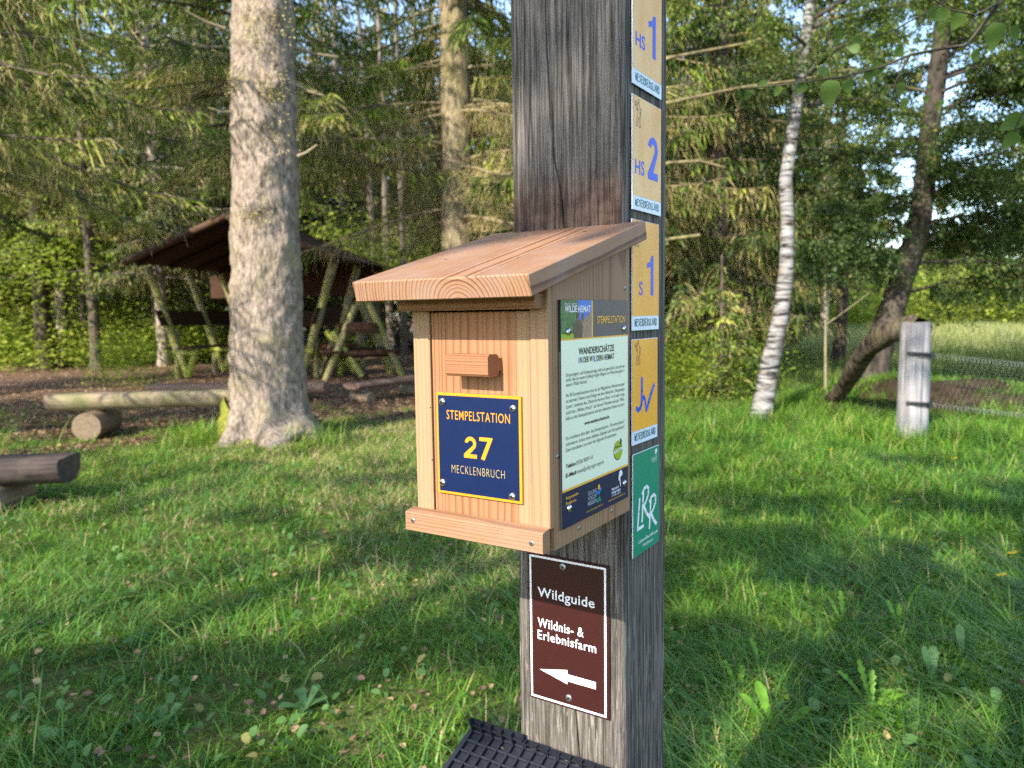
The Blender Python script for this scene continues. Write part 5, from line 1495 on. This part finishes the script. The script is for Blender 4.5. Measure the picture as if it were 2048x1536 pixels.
# deep in the wood: two forms, copied
def deep_forest():
    spots = []
    rg = np.random.default_rng(77)
    tries = 0
    while len(spots) < 58 and tries < 5000:
        tries += 1
        y = rg.uniform(22.5, 44); x = rg.uniform(-.78, .42) * y
        if -10.2 < x < -1.2 and y < 25.5: continue
        if any((x - a) ** 2 + (y - b) ** 2 < 2.3 ** 2 for a, b in spots): continue
        if x > .24 * y and y < 26: continue
        spots.append((x, y))
    protos = []
    for k, (seed, kw) in enumerate(((201, dict(H=19, z0=3.0, Lmax=2.9, r0=.19, dead=.35, twig_gap=.07, needle_w=.10, needm='dark_needles')), (202, dict(H=16, z0=2.2, Lmax=2.8, r0=.15, dead=.25, twig_gap=.07, needle_w=.10, needm='dark_needles')))):  # dark needles put the shade of the deep wood into the colour
        x, y = spots[k]
        protos.append(spruce('forest_spruce', seed, (x, y), 'one of the slender spruces crowded deep in the wood behind the shelter', 'slender spruces deep in the wood', barkm=('pale_trunk' if k == 0 else 'spruce_dark'), **kw))
    for i, (x, y) in enumerate(spots[2:]):
        c = copy_tree(protos[i % 2]); c.location = (x, y, float(hgt(x, y))); c.rotation_euler = (0, 0, rg.uniform(0, 6.28)); s = rg.uniform(.8, 1.2); c.scale = (s, s, s)
    for i, (x, y, s, lb) in enumerate(((-15.2, 4.0, 1.0, 'unseen tall spruce added on the left to keep the shelter in shade'), (-17.5, 9.5, 1.1, 'unseen tall spruce added further left to shade the wood edge behind the shelter'), (-16.5, -1.0, 1.15, 'unseen tall spruce added left of the photographer to shade the slim trunks'))):  # added out of view to cast shade on shelter and wood
        c = copy_tree(protos[i % 2]); c.name = 'spruce_tree'; c.location = (x, y, 0); c.rotation_euler = (0, 0, i * 2.1); c.scale = (s, s, s)
        c['label'] = lb; c['group'] = 'unseen spruces added on the left for shade'
    # bare pale poles between them
    pole = empty('bare_pole_trunk', (-3.4, 24, 0)); tag(pole, 'thin bare pale trunk standing among others behind the shelter', 'tree', 'bare pale trunks behind the shelter')
    mb = MB(); trunk_mb(mb, [(0, 0, -.1), (.05, 0, 4), (.0, .1, 9), (.1, 0, 15)], [.13, .10, .075, .03], 8, .06, 2, .6); mb.build('trunk', M['dull_trunk'], pole)
    for i in range(15):
        y = rg.uniform(25, 40); px = rg.choice([rg.uniform(600, 820), rg.uniform(180, 460), rg.uniform(20, 1000)])
        x = (px - 1024) / F_PX * y
        c = copy_tree(pole); c.location = (x, y, 0); c.rotation_euler = (rg.uniform(-.03, .03), rg.uniform(-.03, .03), rg.uniform(0, 6)); c.scale = (rg.uniform(.6, 1.3),) * 2 + (1,)
deep_forest()
def far_wood():
    """the wood beyond reads as one mass: leaf clumps and trunks from 40 m on"""
    rg = np.random.default_rng(9)
    C, S = [], []
    n = 3400
    y = rg.uniform(40, 62, n); x = rg.uniform(-.85, .85, n) * y
    right = x > .30 * y
    y = np.where(right, y + 22, y); x = np.where(right, x * y / (y - 22), x)
    zmax = np.where(right, 5.5 + 2.0 * np.sin(x * .35), 17)
    z = rg.random(n) ** .9 * zmax
    k = 70
    c = np.stack([x, y, z], -1)
    p = (c[:, None] + rg.normal(0, 1, (n, k, 3)) * np.array([.95, .95, .75])).reshape(-1, 3)
    p_ok = p[:, 2] > .1; p = p[p_ok]; m = len(p)
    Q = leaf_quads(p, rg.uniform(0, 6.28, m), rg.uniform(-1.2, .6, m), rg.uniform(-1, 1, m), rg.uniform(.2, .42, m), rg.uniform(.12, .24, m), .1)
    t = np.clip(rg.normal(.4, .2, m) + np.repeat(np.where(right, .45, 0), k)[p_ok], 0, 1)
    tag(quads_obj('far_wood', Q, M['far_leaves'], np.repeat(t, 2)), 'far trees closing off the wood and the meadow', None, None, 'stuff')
far_wood()
def understory():
    """young beech and bilberry growth, leaf colour brightened to stand in for sun, and shrubs at the wood edge"""
    rg = np.random.default_rng(19)
    Q, T = [], []
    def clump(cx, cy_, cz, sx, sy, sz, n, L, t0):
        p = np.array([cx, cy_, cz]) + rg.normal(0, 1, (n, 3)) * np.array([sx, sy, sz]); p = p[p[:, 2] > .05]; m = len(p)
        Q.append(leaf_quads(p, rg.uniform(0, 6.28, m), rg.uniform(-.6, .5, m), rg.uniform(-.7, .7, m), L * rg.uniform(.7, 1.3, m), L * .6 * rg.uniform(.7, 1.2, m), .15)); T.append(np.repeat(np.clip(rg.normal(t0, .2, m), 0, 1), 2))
    for i in range(120):                                  # far bright green between the trunks, left
        y = rg.uniform(21.5, 36); px = rg.uniform(-40, 480) if rg.random() < .72 else rg.uniform(600, 1000); x = (px - 1024) / F_PX * y
        if -9.8 < x < -2.4 and y < 24: continue
        clump(x, y, rg.uniform(.2, 1.2) if i % 4 == 0 else rg.uniform(1.3, 4.6), .8, .6, .5, 360, .15, rg.uniform(.2, 1.0))
    for i in range(60):                                  # bilberry and brush at the left wood edge
        y = rg.uniform(24.5, 29); px = rg.uniform(-60, 470); x = (px - 1024) / F_PX * y
        clump(x, y, rg.uniform(.2, .8), .9, .5, .35, 420, .11, rg.uniform(.1, .5))
    for i in range(26):
        y = rg.uniform(15, 20); px = rg.uniform(215, 330); x = (px - 1024) / F_PX * y
        if y > 17.0 and x > -9.6: continue
        clump(x, y, rg.uniform(.2, 1.0), .5, .4, .35, 330, .06, rg.uniform(.15, .4))
    for i in range(40):                                  # behind the post to the right: low sunlit brush
        y = rg.uniform(11.5, 16); px = rg.uniform(1330, 1500); x = (px - 1024) / F_PX * y
        clump(x, y, rg.uniform(.1, .9), .4, .4, .28, 330, .05, rg.uniform(.2, .55))
    for i in range(90):                                  # beyond the meadow
        y = rg.uniform(48, 66); px = rg.uniform(1440, 2250); x = (px - 1024) / F_PX * y
        clump(x, y, rg.uniform(.3, 4.0), 1.9, 1.2, .7, 420, .30, rg.uniform(.45, .95))
    Q = np.concatenate(Q); T = np.concatenate(T)
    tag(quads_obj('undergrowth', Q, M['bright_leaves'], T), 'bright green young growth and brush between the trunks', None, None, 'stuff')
understory()

# --- broadleaf trees
def limbs_and_leaves(rg, limbs, leafL, per_twig, twig_gap, twig_len, droop, spread=1.0, size_j=.35, limb_r=.03, twigs_mesh=True, tone=.45):
    """limbs: list of point lists. returns branch builder, leaf quads, tints"""
    mb = MB(); C, T = [], []
    for pts in limbs:
        pts = np.array(pts, float); seg = np.linalg.norm(np.diff(pts, axis=0), axis=1); cum = np.concatenate([[0], np.cumsum(seg)]); L = cum[-1]
        at = lambda s: np.stack([np.interp(s * L, cum, pts[:, k]) for k in range(3)], -1)
        k = 9; q = at(np.linspace(0, 1, k))
        mb.tube([tuple(p) for p in q], [max(.005, limb_r * (1 - .88 * i / (k - 1))) for i in range(k)], 6, 0, False)
        nt = max(3, int(L / twig_gap)); s = rg.uniform(.18, 1, nt); p = at(s)
        d = unit(rg.normal(0, 1, (nt, 3)) * np.array([1, 1, .6]) * spread + unit(pts[-1] - pts[0])[None] * .6 + np.array([0, 0, -droop])[None])
        tl = twig_len * rg.uniform(.5, 1.4, nt)
        for j in range(nt):
            e = p[j] + d[j] * tl[j] * .55; e2 = e + unit(d[j] + np.array([0, 0, -.8 * droop - .15])) * tl[j] * .5
            if twigs_mesh: mb.tube([tuple(p[j]), tuple(e), tuple(e2)], [.006, .004, .002], 3, 0, False)
            u = rg.random(per_twig)[:, None]
            pos = np.where(u < .5, p[j] + (e - p[j]) * u * 2, e + (e2 - e) * (u - .5) * 2) + rg.normal(0, leafL * .9, (per_twig, 3))
            C.append(pos); T.append(np.clip(rg.normal(tone, .16) + rg.normal(0, .14, per_twig), 0, 1))
    C = np.concatenate(C); T = np.concatenate(T); m = len(C)
    Q = leaf_quads(C, rg.uniform(0, 6.28, m), rg.uniform(-1.3, .3, m), rg.uniform(-.8, .8, m), leafL * rg.uniform(1 - size_j, 1 + size_j, m), leafL * .72 * rg.uniform(.7, 1.2, m), .12)
    return mb, Q, np.repeat(T, 2)
def limb(rg, p0, az, el, L, sag):
    out = []
    for t in np.linspace(0, 1, 7):
        out.append((p0[0] + math.cos(az) * math.cos(el) * L * t, p0[1] + math.sin(az) * math.cos(el) * L * t, p0[2] + L * (math.sin(el) * t - sag * t * t)))
    out = np.array(out); out[1:] += rg.normal(0, .03 * L, (6, 3)) * np.linspace(.2, 1, 6)[:, None]
    return out

def birch():
    o = Vector((3.31, 10.05, float(hgt(3.31, 10.05))))
    r = empty('birch_tree', o); tag(r, 'white barked birch leaning slightly right, between the post and the fence', 'tree')
    P = [Vector(p) - o for p in ((3.27, 10.03, -.1), (3.36, 10.05, .25), (3.48, 10.2, .75), (3.65, 10.3, 1.36), (3.72, 10.3, 2.0), (3.73, 10.3, 2.63), (3.69, 10.3, 3.22), (3.78, 10.3, 3.9), (3.87, 10.3, 4.57), (3.98, 10.3, 5.52), (4.15, 10.4, 8.5), (4.2, 10.6, 12))]
    mb = MB(); trunk_mb(mb, P, [.18, .14, .125, .110, .096, .086, .083, .077, .07, .06, .045, .02], 16, .05, 11, .10)
    mb.build('trunk', M['birch'], r)
    rg = np.random.default_rng(41); L = []
    for z, az, el, ln in ((5.6, 0.2, .3, 2.6), (6.0, 2.6, .4, 2.2), (6.4, -1.2, .4, 2.6), (7.2, 1.2, .5, 2.4), (7.8, 3.4, .5, 2.2), (8.2, -.4, .5, 2.4), (9.0, 2.0, .6, 2.0), (9.6, -2.2, .6, 2.0), (10.4, .8, .7, 1.6), (5.2, -.6, .25, 2.4), (4.6, -1.4, .3, 1.7), (4.9, -2.4, .35, 1.8), (5.3, -1.0, .3, 2.2), (4.2, .2, .3, 1.8)):
        L.append(limb(rg, (.70 + (z - 5) * .03, .3, z), az, el, ln, .35))
    b, Q, T = limbs_and_leaves(rg, L, .048, 40, .06, .6, .9, tone=.5)
    b.build('branches', M['alder_bark'], r); quads_obj('crown', Q, M['birch_leaves'], T, r)
birch()
def leaning_tree():
    o = Vector((5.97, 12.55, float(hgt(5.97, 12.5))))
    r = empty('leaning_tree', o); tag(r, 'dark trunked broadleaf tree leaning right behind the fence post', 'tree')
    P = [Vector(p) - o for p in ((5.75, 12.5, -.15), (5.99, 12.5, .3), (6.03, 12.5, .72), (6.31, 12.5, 1.63), (6.61, 12.5, 2.59), (6.72, 12.5, 3.3), (6.76, 12.5, 4.03), (6.91, 12.5, 5.58), (7.0, 12.5, 7.0), (7.1, 12.6, 8.6))]
    mb = MB(); trunk_mb(mb, P, [.30, .25, .22, .195, .18, .165, .155, .13, .10, .03], 16, .09, 17, .12)
    mb.build('trunk', M['alder_bark'], r)
    rg = np.random.default_rng(43); L = []
    for z, az, el, ln, sg in ((1.7, .1, .25, 3.2, .10), (2.2, -.5, .05, 2.8, .16), (2.6, .5, .2, 3.6, .18), (3.0, 3.4, .2, 2.2, .2), (3.3, -.2, .25, 3.4, .26), (3.6, -1.4, .2, 2.8, .24), (3.9, 2.6, .3, 2.4, .25), (4.2, .3, .3, 3.6, .26), (4.6, -.8, .3, 3.2, .3), (4.9, 3.0, .35, 2.6, .3), (5.3, 1.4, .4, 2.8, .3),
                              (5.6, -.1, .4, 3.4, .34), (6.0, -1.7, .4, 2.8, .34), (6.4, 2.9, .4, 2.4, .3), (6.8, .6, .5, 2.4, .34), (7.2, -.7, .5, 2.2, .34)):
        x = np.interp(z, [0, 1.63, 2.59, 4.03, 5.58, 10], [6, 6.31, 6.61, 6.76, 6.91, 7.1]) - o.x
        L.append(limb(rg, (x, -.05, z - o.z), az, el, ln, sg))
    for i in range(26):
        z = rg.uniform(1.9, 7.0); x = np.interp(z, [0, 1.63, 2.59, 4.03, 5.58, 10], [6, 6.31, 6.61, 6.76, 6.91, 7.1]) - o.x
        L.append(limb(rg, (x, -.05, z - o.z), rg.uniform(-1.5, 1.5) if i % 3 else rg.uniform(1.5, 4.7), rg.uniform(.1, .6), rg.uniform(1.6, 3.6), rg.uniform(.15, .4)))
    b, Q, T = limbs_and_leaves(rg, L, .056, 46, .055, .6, .55, tone=.48)
    b.build('branches', M['alder_bark'], r); quads_obj('crown', Q, M['alder_leaves'], T, r)
leaning_tree()
def edge_tree(x, y, seed, label, tone, z0=1.4, H=9):
    r = empty('broadleaf_tree', (x, y, float(hgt(x, y)))); tag(r, label, 'tree')
    mb = MB(); trunk_mb(mb, [(0, 0, -.1), (.1, 0, 2), (0, .1, 5), (.1, 0, H)], [.17, .13, .09, .02], 10, .08, seed, .3); mb.build('trunk', M['alder_bark'], r)
    rg = np.random.default_rng(seed); L = []
    for i in range(22):
        z = z0 + (H - 1.5 - z0) * i / 21
        L.append(limb(rg, (0, 0, z), i * 2.4 + rg.uniform(-.4, .4), .3 + .02 * i, 3.3 * (1 - .6 * i / 21), .3))
    b, Q, T = limbs_and_leaves(rg, L, .07, 40, .07, .55, .5, tone=tone, twigs_mesh=False)
    b.build('branches', M['alder_bark'], r); quads_obj('crown', Q, M['birch_leaves'], T, r)
edge_tree(9.9, 14.0, 63, 'slender leafy tree at the right edge, its leaves filling the top right corner', .5, 2.3, 8.6)
edge_tree(8.2, 19.0, 64, 'airy leafy tree far behind the fence post, between the leaning tree and the birch', .6, 2.6, 9)
edge_tree(13.2, 18.5, 61, 'leafy tree just outside the right edge, behind the slender one', .5)
def sapling():
    x, y = 4.75, 11.4
    r = empty('sapling', (x, y, float(hgt(x, y)))); tag(r, 'thin dark dead sapling stem between the birch and the brace', 'tree')
    mb = MB(); mb.tube([(0, 0, -.1), (-.02, 0, .6), (-.03, 0, 1.1), (-.06, 0, 1.9)], [.022, .019, .015, .008], 7)
    mb.tube([(-.03, 0, 1.0), (.3, .1, 1.2), (.7, .1, 1.5)], [.01, .008, .004], 5); mb.build('trunk', M['twig'], r)
sapling()

# --- young birch just outside the frame to the right: one branch hangs into the picture
def near_birch():
    bx, by = 3.4, 2.5
    r = empty('young_birch', (bx, by, 0)); tag(r, 'thin hanging branch with large green leaves close by in the top right corner', 'tree')
    o = Vector((bx, by, 0))
    mb = MB(); trunk_mb(mb, [(0, 0, -.1), (.02, 0, 1.5), (-.05, 0, 3.0), (0, .05, 5.5)], [.05, .042, .034, .01], 10, .06, 5, .2); mb.build('trunk', M['birch'], r)
    px = lambda X, Y, d: A(X, Y, d) - o
    main = [Vector((-.05, 0, 2.95)), Vector((-.7, -.1, 2.95)), px(2110, -90, 2.25), px(2000, 5, 2.2), px(1935, 90, 2.2), px(1890, 96, 2.2), px(1820, 110, 2.2), px(1760, 135, 2.2), px(1690, 152, 2.2), px(1620, 163, 2.2), px(1560, 170, 2.2), px(1480, 178, 2.2)]
    tw = [main,
          [px(1935, 90, 2.2), px(1960, 55, 2.25), px(2010, 40, 2.3)],
          [px(2000, 5, 2.2), px(1950, 30, 2.15), px(1905, 20, 2.1), px(1850, -10, 2.1)],
          [Vector((-.3, 0, 2.7)), px(2250, 60, 2.1), px(2120, 150, 2.05), px(2050, 215, 2.0), px(2030, 260, 2.0)],
          [px(1820, 110, 2.2), px(1790, 165, 2.2), px(1800, 200, 2.2)],
          [px(2110, -90, 2.25), px(1990, -60, 2.5), px(1860, 20, 2.6), px(1790, 60, 2.6), px(1740, 75, 2.6)]]
    mb = MB()
    for i, t in enumerate(tw): mb.tube(t, [max(.0022, (.007 if i == 0 else .004) * (1 - .75 * k / (len(t) - 1))) for k in range(len(t))], 6, 0, False)
    mb.build('branches', M['alder_bark'], r)
    mb = MB()
    V, S, T = [], [], []
    rg = random.Random(12)
    def leaf(X, Y, d, L, ang, face=.35, tint=.5):
        """pointed oval toothed leaf: ang = direction of the tip in the picture plane, face = tilt"""
        c = px(X, Y, d)
        f = Vector((math.cos(ang), .35 * math.sin(face * 3), math.sin(ang))).normalized()
        s = f.cross(Vector((0.2 * face, 1, .5 * face))).normalized(); nrm = f.cross(s)
        k = 11; left, right, mid = [], [], []
        for i in range(k + 1):
            t = i / k
            w = L * .40 * (math.sin(math.pi * min(1, t ** .62)) ** .9 if t < 1 else 0) * (1 if i % 2 == 0 else .9)
            bow = -L * .22 * t * t + L * .05 * math.sin(6 * t + face * 5)
            p = c + f * (L * t) + nrm * bow
            mid.append(p); left.append(p + s * w + nrm * w * .25); right.append(p - s * w + nrm * w * .25)
        b = len(V); V.extend(left + mid + right)
        for i in range(k):
            S.append((b + i, b + i + 1, b + k + 1 + i + 1, b + k + 1 + i)); S.append((b + k + 1 + i, b + k + 1 + i + 1, b + 2 * k + 2 + i + 1, b + 2 * k + 2 + i)); T.extend([tint, tint])
    for a in ((1655, 160, 2.1, .075, -1.35, .1, .55), (1690, 160, 2.15, .045, -.9, .3, .4), (1612, 165, 2.2, .040, -2.3, .5, .25), (1560, 172, 2.2, .030, -2.0, .2, .5), (1535, 165, 2.2, .034, -2.8, .4, .2), (1500, 180, 2.2, .030, -1.9, .2, .45),
              (1735, 135, 2.2, .045, -1.2, .2, .3), (1765, 125, 2.2, .05, -2.2, .5, .2), (1790, 95, 2.4, .045, -.6, .3, .5), (1800, 165, 2.2, .040, -1.4, .2, .6), (1808, 195, 2.2, .034, -1.5, .1, .8), (1835, 150, 2.2, .026, -.9, .1, .99),
              (1985, 45, 2.0, .070, -1.3, .15, .3), (2020, 55, 2.2, .05, -.6, .3, .3), (1925, 25, 2.15, .05, -2.0, .3, .45), (1900, 20, 2.1, .045, -2.6, .4, .5), (1880, 45, 2.1, .034, -1.2, .2, .7), (1945, 100, 2.2, .04, -.8, .2, .35),
              (2045, 230, 2.0, .060, -2.5, .3, .2), (2035, 265, 2.0, .05, -2.2, .35, .25), (1860, 15, 2.5, .04, -1.0, .2, .5), (1760, 60, 2.6, .045, -1.8, .3, .35), (1725, 75, 2.6, .04, -2.6, .3, .4), (1680, 60, 2.6, .04, -1.5, .3, .5), (1880, 200, 2.4, .03, -1.4, .3, .8), (1850, 190, 2.4, .028, -1.1, .3, .85), (1655, 148, 2.2, .035, 2.4, .3, .35), (1720, 100, 2.4, .04, 2.8, .2, .4)):
        leaf(*a)
    np_mesh('foliage', np.array([tuple(v) for v in V]), np.full(len(S), 4), np.array(S).ravel(), M['big_leaf'], np.array(T), parent=r)
near_birch()

# --- unseen trees behind the photographer, crowns shaped to place the dappled shade
def shade_trees():
    rg = np.random.default_rng(91)
    te = math.tan(SUN_EL); hx, hy = -math.sin(SUN_AZ), math.cos(SUN_AZ)       # towards the sun
    def seg_d(x, y, a, b):
        ax, ay = a; bx, by = b; L2 = (bx - ax) ** 2 + (by - ay) ** 2
        t = np.clip(((x - ax) * (bx - ax) + (y - ay) * (by - ay)) / L2, 0, 1)
        return np.hypot(x - ax - t * (bx - ax), y - ay - t * (by - ay))
    def keep(x, y):
        """share of leaves kept per ground point: crown gaps shaped for the sun patches"""
        k = np.full(len(x), .92)
        # thicker towards the lower left and on the right, thin to the left of the bench and on the dry middle
        bias = -.16 + .16 * np.exp(-(((x + .6) / 1.6) ** 2 + ((y - 3.0) / .75) ** 2)) + .22 * np.exp(-(((x + .8) / 1.4) ** 2 + ((y - 5.3) / .55) ** 2)) + .10 * np.exp(-(((x - 2.4) / 1.3) ** 2 + ((y - 4.4) / 1.3) ** 2)) + .5 * np.exp(-(((x - 2.1) / 1.2) ** 2 + ((y - 3.4) / 1.2) ** 2)) - .8 * np.exp(-(((x - 1.45) / .16) ** 2 + ((y - 3.45) / .2) ** 2)) - .6 * np.exp(-(((x - 2.6) / .2) ** 2 + ((y - 4.2) / .15) ** 2)) - .2 * np.exp(-(((x + 3.0) / 1.0) ** 2 + ((y - 5.0) / .8) ** 2))
        k *= np.clip(.5 + 5 * (fbm(x, y, 2.6, 51) + bias), .01, 1)
        for a, b, w, f in (((.65, 1.9), (1.30, 2.85), .24, 0.0), ((-3.2, 4.25), (-.6, 3.95), .24, .05), ((-3.3, 9.5), (.2, 8.3), .75, .22), ((-2.9, 9.1), (1.2, 14.6), .55, .30),
                           ((1.9, 7.8), (3.3, 6.6), .45, .15), ((-6.2, 9.4), (-3.8, 9.2), .45, .2), ((2.2, 4.6), (3.2, 4.4), .25, .3), ((-1.9, 6.4), (-.5, 6.0), .18, .2), ((-4.6, 5.2), (-3.2, 6.4), .25, .4)):
            k *= np.clip((seg_d(x, y, a, b) - w) / (.12 if f == 0 else .35) + f, f, 1)
        return k
    spots = [(-6.6, -4.6, 'nearest'), (-9.4, -6.2, 'second'), (-3.6, -5.6, 'third'), (-10.6, -2.2, 'fourth'), (-5.6, -1.9, 'fifth'), (-2.0, -2.7, 'sixth')]
    labels = ['tall birch behind the photographer whose crown shades the lawn left of the post', 'birch behind the photographer shading the lower left lawn', 'birch behind the photographer shading the rough grass right of the post', 'birch left of the photographer shading the dark bench', 'birch close behind the photographer shading the lawn before the old spruce', 'birch directly behind the photographer shading the grass before the fence post']
    for i, (x, y, _) in enumerate(spots):
        r = empty('birch_tree', (x, y, 0)); tag(r, labels[i], 'tree', 'birches behind the photographer')
        mb = MB(); trunk_mb(mb, [(0, 0, -.1), (.1, 0, 3), (0, .1, 7), (.1, 0, 11)], [.16, .13, .09, .02], 10, .06, i, .4); mb.build('trunk', M['birch'], r)
        n = 260; u = rg.normal(0, 1, (n, 3)); u = unit(u) * rg.random((n, 1)) ** .4
        c = u * np.array([3.1, 3.1, 3.0]) + np.array([0, 0, 7.6])
        k = 42; p = (c[:, None] + rg.normal(0, .26, (n, k, 3))).reshape(-1, 3)
        s = p[:, 2] / te; gx = x + p[:, 0] - hx * s; gy = y + p[:, 1] - hy * s
        p = p[rg.random(len(p)) < keep(gx, gy)]; m = len(p)
        Q = leaf_quads(p, rg.uniform(0, 6.28, m), rg.uniform(-1, .5, m), rg.uniform(-.8, .8, m), rg.uniform(.07, .13, m), rg.uniform(.05, .09, m), .1)
        quads_obj('crown', Q, M['birch_leaves'], np.repeat(np.clip(rg.normal(.45, .2, m), 0, 1), 2), r)
shade_trees()
